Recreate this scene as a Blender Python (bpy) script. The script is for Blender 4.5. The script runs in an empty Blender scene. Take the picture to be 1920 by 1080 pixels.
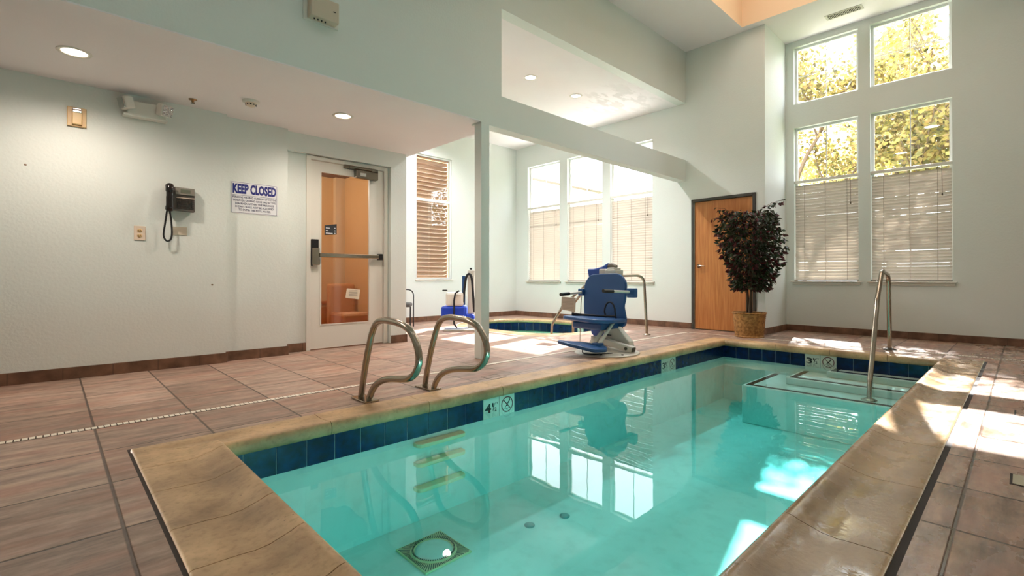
import bpy, bmesh, math, random
from mathutils import Vector, Matrix
random.seed(7)
SC = bpy.context.scene
COL = SC.collection
PI = math.pi

# ------------------------------------------------------------------ materials
def new_mat(name):
    m = bpy.data.materials.new(name); m.use_nodes = True
    nt = m.node_tree; b = nt.nodes['Principled BSDF']
    return m, nt, b
def srgb(r, g, b):
    f = lambda c: (c/255/12.92) if c/255 <= .04045 else ((c/255+.055)/1.055)**2.4
    return (f(r), f(g), f(b), 1)
def plain(name, col, rough=.5, metal=0, spec=.5, bump=0, bscale=40, trans=0, coat=0):
    m, nt, b = new_mat(name)
    b.inputs['Base Color'].default_value = col
    b.inputs['Roughness'].default_value = rough
    b.inputs['Metallic'].default_value = metal
    b.inputs['Specular IOR Level'].default_value = spec
    b.inputs['Coat Weight'].default_value = coat
    if bump:
        tc = nt.nodes.new('ShaderNodeTexCoord'); n = nt.nodes.new('ShaderNodeTexNoise')
        n.inputs['Scale'].default_value = bscale; n.inputs['Detail'].default_value = 4
        bp = nt.nodes.new('ShaderNodeBump'); bp.inputs['Strength'].default_value = bump; bp.inputs['Distance'].default_value = .01
        nt.links.new(tc.outputs['Object'], n.inputs['Vector']); nt.links.new(n.outputs['Fac'], bp.inputs['Height'])
        nt.links.new(bp.outputs['Normal'], b.inputs['Normal'])
    return m
def noise_mix(nt, vec, scale, c1, c2, lo=.35, hi=.65, detail=5, rough=.55):
    n = nt.nodes.new('ShaderNodeTexNoise'); n.inputs['Scale'].default_value = scale
    n.inputs['Detail'].default_value = detail; n.inputs['Roughness'].default_value = rough
    nt.links.new(vec, n.inputs['Vector'])
    r = nt.nodes.new('ShaderNodeValToRGB')
    r.color_ramp.elements[0].position = lo; r.color_ramp.elements[0].color = c1
    r.color_ramp.elements[1].position = hi; r.color_ramp.elements[1].color = c2
    nt.links.new(n.outputs['Fac'], r.inputs['Fac'])
    return r, n
class G:   # tiny node helper
    def __init__(s, nt): s.nt = nt
    def m(s, op, a, b=None, c=None, clamp=False):
        n = s.nt.nodes.new('ShaderNodeMath'); n.operation = op; n.use_clamp = clamp
        for i, v in enumerate((a, b, c)):
            if v is None: continue
            if isinstance(v, (int, float)): n.inputs[i].default_value = v
            else: s.nt.links.new(v, n.inputs[i])
        return n.outputs[0]
    def mix(s, fac, a, b, mode='MIX'):
        n = s.nt.nodes.new('ShaderNodeMix'); n.data_type = 'RGBA'; n.blend_type = mode
        for k, v in ((0, fac), (6, a), (7, b)):
            if isinstance(v, (int, float, tuple)): n.inputs[k].default_value = v
            else: s.nt.links.new(v, n.inputs[k])
        return n.outputs[2]
    def pos(s):
        n = s.nt.nodes.new('ShaderNodeTexCoord'); return n.outputs['Object']
    def xyz(s, v):
        n = s.nt.nodes.new('ShaderNodeSeparateXYZ'); s.nt.links.new(v, n.inputs[0]); return n.outputs
    def scale(s, v, sc):
        n = s.nt.nodes.new('ShaderNodeVectorMath'); n.operation = 'MULTIPLY'; s.nt.links.new(v, n.inputs[0]); n.inputs[1].default_value = sc
        return n.outputs[0]
    def step(s, d, w):     # 1 where d<w with a soft edge
        n = s.nt.nodes.new('ShaderNodeMapRange'); n.inputs[1].default_value = w*.6; n.inputs[2].default_value = w*1.4
        n.inputs[3].default_value = 1; n.inputs[4].default_value = 0
        s.nt.links.new(d, n.inputs[0]); return n.outputs[0]
    def bump(s, h, strength, dist, prev=None):
        n = s.nt.nodes.new('ShaderNodeBump'); n.inputs['Strength'].default_value = strength; n.inputs['Distance'].default_value = dist
        s.nt.links.new(h, n.inputs['Height'])
        if prev is not None: s.nt.links.new(prev, n.inputs['Normal'])
        return n.outputs[0]

def mat_wall(name, c1, c2, bump=.08, rough=.6):
    m, nt, b = new_mat(name); g = G(nt); p = g.pos()
    r, n = noise_mix(nt, p, 1.3, c1, c2, .3, .7)
    nt.links.new(r.outputs[0], b.inputs['Base Color'])
    n2 = nt.nodes.new('ShaderNodeTexNoise'); n2.inputs['Scale'].default_value = 45; n2.inputs['Detail'].default_value = 5
    nt.links.new(p, n2.inputs['Vector'])
    nt.links.new(g.bump(n2.outputs['Fac'], bump, .01), b.inputs['Normal'])
    b.inputs['Roughness'].default_value = rough
    return m
M = {}
M['wall'] = mat_wall('mint_plaster', srgb(222, 227, 222), srgb(225, 230, 225), .18, .55)
M['ceil'] = mat_wall('white_ceiling_paint', srgb(240, 234, 236), srgb(243, 238, 239), .12, .75)
def mat_stained():
    m = M['ceil'].copy(); m.name = 'water_marked_ceiling_paint'; nt = m.node_tree; b = nt.nodes['Principled BSDF']; g = G(nt); p = g.pos()
    old = b.inputs['Base Color'].links[0].from_socket
    mp = nt.nodes.new('ShaderNodeVectorMath'); mp.operation = 'DISTANCE'; nt.links.new(p, mp.inputs[0]); mp.inputs[1].default_value = (7.0, 4.75, ZS)
    near = nt.nodes.new('ShaderNodeMapRange'); nt.links.new(mp.outputs['Value'], near.inputs[0]); near.inputs[1].default_value = .9; near.inputs[2].default_value = .3
    r, n = noise_mix(nt, g.scale(p, (1, 2.2, 1)), 3.2, (0, 0, 0, 1), (1, 1, 1, 1), .5, .57, 3)
    nt.links.new(g.mix(g.m('MULTIPLY', g.m('MULTIPLY', near.outputs[0], r.outputs[0]), .4), old, srgb(176, 172, 168)), b.inputs['Base Color'])
    return m
M['orange_wall'] = mat_wall('apricot_lobby_paint', srgb(222, 178, 122), srgb(226, 184, 130), .05, .6)
M['lobby_low'] = mat_wall('orange_wainscot', srgb(190, 116, 52), srgb(198, 124, 60), .05, .5)
M['lobby_trim'] = plain('pale_pilaster_paint', srgb(226, 196, 150), .6)
M['white_paint'] = plain('white_enamel', srgb(226, 222, 212), .35)
M['white_frame'] = plain('white_vinyl', srgb(238, 240, 238), .35)
M['white_plastic'] = plain('white_plastic', srgb(225, 224, 216), .35)
M['cream_plastic'] = plain('cream_plastic', srgb(214, 176, 122), .4)
M['ivory'] = plain('ivory_plate', srgb(226, 206, 186), .45)
M['ivory2'] = plain('beige_plate', srgb(206, 192, 172), .5)
M['dark_metal'] = plain('dark_bronze', srgb(70, 68, 62), .45, .4)
M['closer'] = plain('aged_closer_metal', srgb(120, 112, 98), .4, .8)
M['black'] = plain('black_plastic', srgb(22, 22, 24), .35)
M['phone_black'] = plain('glossy_black_handset', srgb(28, 22, 22), .2)
M['phone_body'] = plain('charcoal_phone', srgb(88, 80, 74), .4)
M['phone_grey'] = plain('grey_phone_panel', srgb(140, 134, 124), .4)
M['lcd'] = plain('grey_lcd', srgb(108, 112, 96), .2)
M['button'] = plain('dark_button', srgb(58, 52, 48), .4)
M['chrome'] = plain('polished_steel', srgb(200, 198, 194), .18, 1)
M['steel_b'] = plain('brushed_steel', srgb(168, 158, 144), .2, 1)
M['blue'] = plain('royal_blue_plastic', srgb(30, 78, 132), .4, bump=.05, bscale=60)
M['blue_cloth'] = plain('blue_cover_fabric', srgb(28, 76, 160), .5, bump=.2, bscale=14)
M['blue_bright'] = plain('bright_blue_plastic', srgb(20, 64, 190), .35)
M['lift_white'] = plain('powder_coat_white', srgb(214, 212, 202), .4)
M['rubber'] = plain('black_rubber', srgb(18, 18, 20), .5)
M['strap'] = plain('black_webbing', srgb(20, 20, 26), .7)
M['grille'] = plain('drain_olive', srgb(206, 200, 150), .5)
M['slot'] = plain('dark_slot', srgb(16, 22, 18), .6)
M['hole'] = plain('dark_hole', srgb(30, 28, 26), .8)
M['sign_white'] = plain('sign_white', srgb(232, 232, 236), .35)
M['ink'] = plain('navy_ink', srgb(24, 30, 120), .5)
M['ink2'] = plain('dark_ink', srgb(34, 34, 80), .5)
M['inkgrey'] = plain('grey_ink', srgb(120, 110, 104), .5)
M['dblack'] = plain('marker_black', srgb(12, 12, 12), .4)
M['dred'] = plain('marker_dark_red', srgb(96, 24, 22), .4)
M['paper'] = plain('notice_paper', srgb(226, 210, 186), .6)
M['slate'] = plain('slate_sign', srgb(52, 54, 58), .4)
M['marker_tile'] = plain('marker_tile', srgb(214, 214, 200), .15, coat=.3)
M['tile_white'] = plain('white_mosaic', srgb(242, 232, 216), .35)
M['grout'] = plain('dark_grout', srgb(70, 58, 46), .9)
M['sealant'] = plain('dark_expansion_joint', srgb(46, 38, 32), .8)
M['trimtile'] = plain('dark_step_edge_tile', srgb(10, 11, 10), .8, spec=.2)
M['soil'] = plain('dark_moss', srgb(52, 44, 32), .95)
M['vent'] = plain('vent_metal', srgb(206, 202, 192), .45)
M['bark'] = plain('grey_brown_bark', srgb(96, 78, 60), .9, bump=.5, bscale=20)
M['stem'] = plain('ficus_stem', srgb(86, 66, 50), .8)

# deck: stamped stone-look tile with joints
def mat_deck():
    m, nt, b = new_mat('stamped_stone_deck'); g = G(nt); p = g.pos(); x, y, z = g.xyz(p)
    right = g.m('LESS_THAN', y, .45)
    offx = g.m('MULTIPLY_ADD', right, .168, .19)
    dx = g.m('PINGPONG', g.m('SUBTRACT', x, offx), .239)
    yy = g.m('SUBTRACT', y, g.m('MULTIPLY_ADD', right, .17-2.155, 2.155))
    dy = g.m('PINGPONG', yy, .2565)
    d = g.m('MINIMUM', dx, dy)
    # slight wobble of the joint
    j = g.step(d, .0055)
    # per tile random
    fx = g.m('FLOOR', g.m('DIVIDE', g.m('SUBTRACT', x, offx), .478)); fy = g.m('FLOOR', g.m('DIVIDE', yy, .513))
    cmb = nt.nodes.new('ShaderNodeCombineXYZ'); nt.links.new(fx, cmb.inputs[0]); nt.links.new(fy, cmb.inputs[1])
    wn = nt.nodes.new('ShaderNodeTexWhiteNoise'); wn.noise_dimensions = '3D'; nt.links.new(cmb.outputs[0], wn.inputs[0])
    r1, n1 = noise_mix(nt, g.scale(p, (2.2, 9, 1)), 1.6, srgb(108, 88, 76), srgb(200, 168, 148), .28, .72, 8, .65)
    r2, n2 = noise_mix(nt, g.scale(p, (1.6, 5, 1)), 1.1, (0, 0, 0, 1), (1, 1, 1, 1), .47, .64, 5)
    c = g.mix(g.m('MULTIPLY', r2.outputs[0], .45), r1.outputs[0], srgb(170, 112, 90))
    c = g.mix(.30, c, wn.outputs['Value'], 'SOFT_LIGHT')
    r3, n3 = noise_mix(nt, p, 26, (.72, .72, .72, 1), (1, 1, 1, 1), .35, .6, 6)
    c = g.mix(.35, c, r3.outputs[0], 'MULTIPLY')
    c = g.mix(g.m('MULTIPLY', j, .88), c, srgb(66, 52, 42))
    nt.links.new(c, b.inputs['Base Color'])
    # wet area on the right bank of the pool
    wetx = nt.nodes.new('ShaderNodeMapRange'); nt.links.new(y, wetx.inputs[0]); wetx.inputs[1].default_value = .75; wetx.inputs[2].default_value = .3
    rw, nw = noise_mix(nt, g.scale(p, (1, 1.6, 1)), 3.2, (0, 0, 0, 1), (1, 1, 1, 1), .40, .66, 5)
    wet = g.m('MULTIPLY', g.m('MULTIPLY_ADD', rw.outputs[0], .75, .25), wetx.outputs[0])
    ro = g.m('MULTIPLY_ADD', wet, -.36, .46); nt.links.new(ro, b.inputs['Roughness'])
    h = g.m('SUBTRACT', g.m('MULTIPLY', n1.outputs['Fac'], .6), g.m('MULTIPLY', j, .8))
    bs = g.bump(h, .55, .006)
    bs = g.bump(n3.outputs['Fac'], .25, .004, bs)
    nt.links.new(bs, b.inputs['Normal'])
    return m
M['deck'] = mat_deck()
def mat_coping():
    m, nt, b = new_mat('cast_stone_coping'); g = G(nt); p = g.pos(); x, y, z = g.xyz(p)
    r1, n1 = noise_mix(nt, p, 3.1, srgb(152, 120, 84), srgb(226, 187, 139), .3, .7, 6)
    r2, n2 = noise_mix(nt, p, 38, (.6, .56, .5, 1), (1, 1, 1, 1), .3, .5, 5)
    c = g.mix(.5, r1.outputs[0], r2.outputs[0], 'MULTIPLY')
    # small pits
    v = nt.nodes.new('ShaderNodeTexVoronoi'); v.inputs['Scale'].default_value = 34; nt.links.new(p, v.inputs['Vector'])
    nn = nt.nodes.new('ShaderNodeTexNoise'); nn.inputs['Scale'].default_value = 6; nt.links.new(p, nn.inputs['Vector'])
    pit = g.m('MULTIPLY', g.step(v.outputs['Distance'], .1), g.m('GREATER_THAN', nn.outputs['Fac'], .56))
    c = g.mix(g.m('MULTIPLY', pit, .6), c, srgb(60, 46, 32))
    wy = nt.nodes.new('ShaderNodeMapRange'); nt.links.new(y, wy.inputs[0]); wy.inputs[1].default_value = 1.0; wy.inputs[2].default_value = .6
    c = g.mix(g.m('MULTIPLY', wy.outputs[0], .45), c, srgb(122, 108, 92))
    nt.links.new(c, b.inputs['Base Color'])
    rw, nw = noise_mix(nt, g.scale(p, (1, 1.7, 1)), 4.2, (0, 0, 0, 1), (1, 1, 1, 1), .42, .64, 5)
    wet = g.m('MULTIPLY', g.m('MULTIPLY_ADD', rw.outputs[0], .7, .3), wy.outputs[0])
    nt.links.new(g.m('MULTIPLY_ADD', wet, -.42, .5), b.inputs['Roughness'])
    h = g.m('ADD', g.m('MULTIPLY', n2.outputs['Fac'], g.m('MULTIPLY_ADD', wet, -.6, 1.0)), g.m('MULTIPLY', pit, -.6))
    bs = g.bump(h, .35, .004)
    bs = g.bump(n1.outputs['Fac'], .4, .012, bs)
    nt.links.new(bs, b.inputs['Normal'])
    return m
M['coping'] = mat_coping()
def mat_baseboard():
    m, nt, b = new_mat('brown_stone_baseboard'); g = G(nt); p = g.pos(); x, y, z = g.xyz(p)
    r1, n1 = noise_mix(nt, p, 7, srgb(84, 58, 42), srgb(134, 98, 76), .3, .7, 6)
    s = g.m('ADD', x, y)
    j = g.step(g.m('PINGPONG', g.m('SUBTRACT', s, .1), .165), .003)
    c = g.mix(g.m('MULTIPLY', j, .7), r1.outputs[0], srgb(60, 48, 40))
    nt.links.new(c, b.inputs['Base Color']); b.inputs['Roughness'].default_value = .45
    nt.links.new(g.bump(n1.outputs['Fac'], .3, .005), b.inputs['Normal'])
    return m
M['base'] = mat_baseboard()
def mat_wood():
    m, nt, b = new_mat('honey_oak_veneer'); g = G(nt); p = g.pos()
    r1, n1 = noise_mix(nt, g.scale(p, (1, 14, .8)), 2.4, srgb(176, 104, 48), srgb(208, 140, 76), .3, .7, 6)
    r2, n2 = noise_mix(nt, g.scale(p, (1, 60, 1.5)), 3, (.8, .8, .8, 1), (1, 1, 1, 1), .35, .6, 3)
    nt.links.new(g.mix(.5, r1.outputs[0], r2.outputs[0], 'MULTIPLY'), b.inputs['Base Color']); b.inputs['Roughness'].default_value = .4
    return m
M['wood'] = mat_wood()
def mat_bluetile():
    m, nt, b = new_mat('cobalt_pool_tile'); g = G(nt); p = g.pos()
    r1, n1 = noise_mix(nt, p, 14, srgb(6, 13, 46), srgb(12, 40, 98), .35, .75, 5)
    nt.links.new(r1.outputs[0], b.inputs['Base Color']); b.inputs['Roughness'].default_value = .22; b.inputs['Specular IOR Level'].default_value = .35
    nt.links.new(g.bump(n1.outputs['Fac'], .15, .004), b.inputs['Normal'])
    return m
M['btile'] = mat_bluetile()
M['tilegrout'] = plain('pale_grout', srgb(150, 170, 178), .7)
def mat_plaster():
    m, nt, b = new_mat('pool_plaster'); g = G(nt); p = g.pos()
    r1, n1 = noise_mix(nt, p, 1.7, srgb(212, 222, 214), srgb(228, 234, 226), .3, .7, 5)
    r2, n2 = noise_mix(nt, p, 9, (.86, .86, .84, 1), (1, 1, 1, 1), .3, .5, 5)
    nt.links.new(g.mix(.6, r1.outputs[0], r2.outputs[0], 'MULTIPLY'), b.inputs['Base Color']); b.inputs['Roughness'].default_value = .7
    return m
M['plaster'] = mat_plaster()
def mat_water(name, dens, col, bump=.03):
    m, nt, b = new_mat(name); nt.nodes.remove(b); g = G(nt)
    out = nt.nodes['Material Output']
    tr = nt.nodes.new('ShaderNodeBsdfTransparent'); gl = nt.nodes.new('ShaderNodeBsdfGlossy'); gl.inputs['Roughness'].default_value = .0
    fr = nt.nodes.new('ShaderNodeFresnel'); fr.inputs['IOR'].default_value = 1.34
    geo = nt.nodes.new('ShaderNodeNewGeometry')
    fac = g.m('MULTIPLY', fr.outputs[0], g.m('SUBTRACT', 1, geo.outputs['Backfacing']))
    n = nt.nodes.new('ShaderNodeTexNoise'); n.inputs['Scale'].default_value = 3.5; n.inputs['Detail'].default_value = 2
    nt.links.new(g.pos(), n.inputs['Vector']); bm = g.bump(n.outputs['Fac'], bump, .02)
    nt.links.new(bm, gl.inputs['Normal'])
    mx = nt.nodes.new('ShaderNodeMixShader'); nt.links.new(fac, mx.inputs[0]); nt.links.new(tr.outputs[0], mx.inputs[1]); nt.links.new(gl.outputs[0], mx.inputs[2])
    nt.links.new(mx.outputs[0], out.inputs['Surface'])
    va = nt.nodes.new('ShaderNodeVolumeAbsorption'); va.inputs['Color'].default_value = col; va.inputs['Density'].default_value = dens
    nt.links.new(va.outputs[0], out.inputs['Volume'])
    return m
M['water'] = mat_water('pool_water', .70, (.10, .92, .935, 1))
M['spa_water'] = mat_water('spa_water', 1.4, (.2, .88, .82, 1))
def mat_glass(name, refl=1.0, tint=(1, 1, 1, 1)):
    m, nt, b = new_mat(name); nt.nodes.remove(b); g = G(nt); out = nt.nodes['Material Output']
    tr = nt.nodes.new('ShaderNodeBsdfTransparent'); tr.inputs[0].default_value = tint
    gl = nt.nodes.new('ShaderNodeBsdfGlossy'); gl.inputs['Roughness'].default_value = .0
    lw = nt.nodes.new('ShaderNodeLayerWeight'); lw.inputs['Blend'].default_value = .5
    fr = g.m('MULTIPLY_ADD', g.m('POWER', lw.outputs['Facing'], 5), .95, .045)
    mx = nt.nodes.new('ShaderNodeMixShader'); nt.links.new(g.m('MULTIPLY', fr, refl, clamp=True), mx.inputs[0])
    nt.links.new(tr.outputs[0], mx.inputs[1]); nt.links.new(gl.outputs[0], mx.inputs[2]); nt.links.new(mx.outputs[0], out.inputs['Surface'])
    return m
M['glass'] = mat_glass('clear_glass')
M['glass2'] = mat_glass('dark_glass', 1.9, (.92, .92, .92, 1))
def mat_trans(name, col, frac=.4, rough=.5, ramp=None):
    m, nt, b = new_mat(name); out = nt.nodes['Material Output']; g = G(nt)
    b.inputs['Base Color'].default_value = col; b.inputs['Roughness'].default_value = rough
    t = nt.nodes.new('ShaderNodeBsdfTranslucent'); t.inputs[0].default_value = col
    if ramp:
        geo = nt.nodes.new('ShaderNodeNewGeometry'); r = nt.nodes.new('ShaderNodeValToRGB')
        while len(r.color_ramp.elements) < len(ramp): r.color_ramp.elements.new(.5)
        for e, (ps, cc) in zip(r.color_ramp.elements, ramp): e.position = ps; e.color = cc
        nt.links.new(geo.outputs['Random Per Island'], r.inputs[0])
        nt.links.new(r.outputs[0], b.inputs['Base Color']); nt.links.new(r.outputs[0], t.inputs[0])
    mx = nt.nodes.new('ShaderNodeMixShader'); mx.inputs[0].default_value = frac
    nt.links.new(b.outputs[0], mx.inputs[1]); nt.links.new(t.outputs[0], mx.inputs[2]); nt.links.new(mx.outputs[0], out.inputs['Surface'])
    return m
M['slat'] = mat_trans('cream_blind_slat', srgb(208, 199, 188), .03)
M['slat_brown'] = mat_trans('tan_blind_slat', srgb(196, 160, 122), .2)
M['leaf'] = mat_trans('autumn_tree_leaf', srgb(170, 150, 40), .5, .5, [(0, srgb(86, 84, 42)), (.35, srgb(134, 124, 62)), (.7, srgb(150, 126, 74)), (1, srgb(54, 56, 26))])
M['leaf_pale'] = mat_trans('pale_tree_leaf', srgb(220, 210, 130), .5, .5, [(0, srgb(214, 206, 120)), (.5, srgb(226, 206, 140)), (1, srgb(196, 190, 110))])
M['ficus'] = mat_trans('ficus_leaf', srgb(30, 44, 22), .12, .4, [(0, srgb(34, 46, 24)), (.45, srgb(52, 62, 32)), (.66, srgb(40, 40, 26)), (.78, srgb(92, 22, 30)), (1, srgb(66, 20, 26))])
def mat_wicker():
    m, nt, b = new_mat('woven_wicker'); g = G(nt); p = g.pos()
    r1, n1 = noise_mix(nt, p, 30, srgb(120, 78, 36), srgb(190, 138, 76), .3, .65, 4)
    nt.links.new(r1.outputs[0], b.inputs['Base Color']); b.inputs['Roughness'].default_value = .6
    return m
M['wicker'] = mat_wicker()
def mat_emit(name, col, s):
    m, nt, b = new_mat(name)
    b.inputs['Base Color'].default_value = (.8, .8, .8, 1); b.inputs['Emission Color'].default_value = col; b.inputs['Emission Strength'].default_value = s
    return m
M['lamp_on'] = mat_emit('lit_lamp_lens', (1, .8, .58, 1), 6)
M['lamp_cool'] = mat_emit('lit_lamp_lens_spa', (1, .93, .84, 1), 3)
def mat_siding():
    m, nt, b = new_mat('white_lap_siding'); g = G(nt); x, y, z = g.xyz(g.pos())
    f = g.m('FRACT', g.m('MULTIPLY', z, 7)); c = g.mix(g.m('LESS_THAN', f, .12), srgb(222, 206, 198), srgb(150, 132, 124))
    nt.links.new(c, b.inputs['Base Color']); b.inputs['Roughness'].default_value = .7
    return m
M['siding'] = mat_siding()
M['ground'] = plain('lawn', srgb(110, 120, 60), .9, bump=.3, bscale=10)
M['roof'] = plain('grey_roof', srgb(120, 112, 108), .9)
def mat_foil():
    m, nt, b = new_mat('lamp_reflector_glass'); g = G(nt); p = g.pos()
    b.inputs['Base Color'].default_value = srgb(235, 235, 235); b.inputs['Metallic'].default_value = .8; b.inputs['Roughness'].default_value = .12
    v = nt.nodes.new('ShaderNodeTexVoronoi'); v.inputs['Scale'].default_value = 70; nt.links.new(p, v.inputs['Vector'])
    nt.links.new(g.bump(v.outputs['Distance'], 1, .02), b.inputs['Normal'])
    return m
M['foil'] = mat_foil()

# ------------------------------------------------------------------ mesh builder
class MB:
    def __init__(s): s.v = []; s.f = []; s.sm = []; s.mi = []; s.cur = 0
    def add(s, vs, fs, smooth=False):
        o = len(s.v); s.v += [tuple(v) for v in vs]
        for f in fs: s.f.append([o+i for i in f]); s.sm.append(smooth); s.mi.append(s.cur)
        return s
    def box(s, a, b, M4=None):
        x0, y0, z0 = a; x1, y1, z1 = b
        vs = [(x, y, z) for z in (z0, z1) for y in (y0, y1) for x in (x0, x1)]
        if M4 is not None: vs = [M4 @ Vector(v) for v in vs]
        return s.add(vs, [(0, 2, 3, 1), (4, 5, 7, 6), (0, 1, 5, 4), (2, 6, 7, 3), (0, 4, 6, 2), (1, 3, 7, 5)])
    def tube(s, pts, r, n=12, caps=True):
        pts = [Vector(p) for p in pts]; N = len(pts)
        rr = r if isinstance(r, (list, tuple)) else [r]*N
        t0 = (pts[1]-pts[0]).normalized(); up = Vector((0, 0, 1)) if abs(t0.z) < .9 else Vector((1, 0, 0))
        u = t0.cross(up).normalized(); vs = []
        for i, p in enumerate(pts):
            t = (pts[min(i+1, N-1)]-pts[max(i-1, 0)]).normalized()
            u = (u - t*u.dot(t)).normalized(); w = t.cross(u)
            for k in range(n):
                a = 2*PI*k/n; vs.append(p+(u*math.cos(a)+w*math.sin(a))*rr[i])
        fs = [(i*n+k, i*n+(k+1) % n, (i+1)*n+(k+1) % n, (i+1)*n+k) for i in range(N-1) for k in range(n)]
        s.add(vs, fs, True)
        if caps: s.add(vs[:n], [tuple(range(n))[::-1]]); s.add(vs[-n:], [tuple(range(n))])
        return s
    def lathe(s, prof, c, n=32, axis='z', sx=1, sy=1):
        vs = []
        for r, h in prof:
            for k in range(n):
                a = 2*PI*k/n; q = (r*math.cos(a)*sx, r*math.sin(a)*sy, h)
                if axis == 'x': q = (q[2], q[0], q[1])
                if axis == 'y': q = (q[0], q[2], q[1])
                vs.append((c[0]+q[0], c[1]+q[1], c[2]+q[2]))
        m = len(prof)
        fs = [(i*n+k, i*n+(k+1) % n, (i+1)*n+(k+1) % n, (i+1)*n+k) for i in range(m-1) for k in range(n)]
        s.add(vs, fs, True)
        if prof[0][0] > 1e-6: s.add(vs[:n], [tuple(range(n))[::-1]])
        if prof[-1][0] > 1e-6: s.add(vs[-n:], [tuple(range(n))])
        return s
    def prism(s, poly, d, M4=None, smooth=False):     # poly of 3d points, extruded by vector d
        n = len(poly); d = Vector(d); a = [Vector(p) for p in poly]; b = [p+d for p in a]
        vs = a+b
        if M4 is not None: vs = [M4 @ v for v in vs]
        nrm = (a[1]-a[0]).cross(a[2]-a[1])
        s.add(vs, [tuple(range(n))[::-1], tuple(range(n, 2*n))]+[(i, (i+1) % n, n+(i+1) % n, n+i) for i in range(n)], smooth)
        return s
    def build(s, name, mat, parent=None, bevel=0, seg=2, fix=True):
        me = bpy.data.meshes.new(name); me.from_pydata(s.v, [], s.f)
        for mm in (mat if isinstance(mat, list) else [mat]): me.materials.append(mm)
        me.polygons.foreach_set('use_smooth', s.sm); me.polygons.foreach_set('material_index', s.mi)
        if fix:
            bm = bmesh.new(); bm.from_mesh(me)
            if bevel: bmesh.ops.remove_doubles(bm, verts=bm.verts, dist=1e-5)
            bmesh.ops.recalc_face_normals(bm, faces=bm.faces); bm.to_mesh(me); bm.free()
        me.update()
        o = bpy.data.objects.new(name, me); COL.objects.link(o)
        if parent:
            o.parent = parent
            o.matrix_parent_inverse = Matrix.Translation(-parent.location)   # parts are written in world coordinates
        if bevel:
            md = o.modifiers.new('bevel', 'BEVEL'); md.width = bevel; md.segments = seg; md.limit_method = 'ANGLE'; md.angle_limit = .7
        return o
def thing(name, label, cat, loc=(0, 0, 0), group=None):
    o = bpy.data.objects.new(name, None); COL.objects.link(o); o.location = loc; o.empty_display_size = .1
    o['label'] = label; o['category'] = cat
    if group: o['group'] = group
    return o
def tag(o, label, cat, group=None, kind=None):
    o['label'] = label; o['category'] = cat
    if group: o['group'] = group
    if kind: o['kind'] = kind
    return o
def struct(o): o['kind'] = 'structure'; return o
def sthing(name, loc=(0, 0, 0)):
    o = bpy.data.objects.new(name, None); COL.objects.link(o); o.location = loc; o['kind'] = 'structure'; return o
def copy_tree(o, loc, label=None):
    r = o.copy(); COL.objects.link(r); r.location = loc
    if label: r['label'] = label
    for ch in [c for c in bpy.data.objects if c.parent == o]:
        c = ch.copy(); COL.objects.link(c); c.parent = r; c.matrix_parent_inverse = ch.matrix_parent_inverse
        for g2 in [c2 for c2 in bpy.data.objects if c2.parent == ch]:
            d = g2.copy(); COL.objects.link(d); d.parent = c; d.matrix_parent_inverse = g2.matrix_parent_inverse
    return r
def fillet(pts, r, n=6):
    P = [Vector(p) for p in pts]; out = [P[0]]
    for i in range(1, len(P)-1):
        a = (P[i-1]-P[i]); b = (P[i+1]-P[i]); la, lb = a.length, b.length; a.normalize(); b.normalize()
        rr = r[i-1] if isinstance(r, (list, tuple)) else r
        ang = a.angle(b); t = min(rr/math.tan(ang/2), la*.49, lb*.49)
        p0 = P[i]+a*t; p1 = P[i]+b*t
        for k in range(n+1):
            s = k/n; out.append(p0*(1-s)**2+P[i]*2*s*(1-s)+p1*s*s)
    out.append(P[-1]); return out
def catmull(pts, n=6):
    P = [Vector(p) for p in pts]; P = [P[0]*2-P[1]]+P+[P[-1]*2-P[-2]]; out = []
    for i in range(1, len(P)-2):
        for k in range(n):
            t = k/n; a, b, c, d = P[i-1:i+3]
            out.append(.5*((2*b)+(-a+c)*t+(2*a-5*b+4*c-d)*t*t+(-a+3*b-3*c+d)*t**3))
    out.append(P[-2]); return out
_fonts = {}
def text_part(txt, name, mat, parent, origin, right, up, height, width=None, depth=.0006, align='LEFT', bold=0):
    cu = bpy.data.curves.new('t', 'FONT'); cu.body = txt; cu.size = 1; cu.extrude = 0; cu.resolution_u = 3; cu.align_x = 'LEFT'; cu.offset = bold
    ob = bpy.data.objects.new('t', cu); COL.objects.link(ob)
    dg = bpy.context.evaluated_depsgraph_get(); dg.update()
    me = bpy.data.meshes.new_from_object(ob.evaluated_get(dg)); bpy.data.objects.remove(ob)
    xs = [v.co.x for v in me.vertices]; ys = [v.co.y for v in me.vertices]
    x0, x1, y0, y1 = min(xs), max(xs), min(ys), max(ys)
    sy = height/(y1-y0); sx = (width/(x1-x0)) if width else sy
    R = Vector(right).normalized(); U = Vector(up).normalized(); Nn = R.cross(U); O = Vector(origin)
    W = (x1-x0)*sx; sh = -W/2 if align == 'CENTER' else 0
    for v in me.vertices:
        v.co = O + R*((v.co.x-x0)*sx+sh) + U*((v.co.y-y0)*sy) + Nn*depth
    me.materials.clear(); me.materials.append(mat)
    o = bpy.data.objects.new(name, me); COL.objects.link(o)
    o.parent = parent; o.matrix_parent_inverse = Matrix.Translation(-parent.location)
    return o

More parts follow.
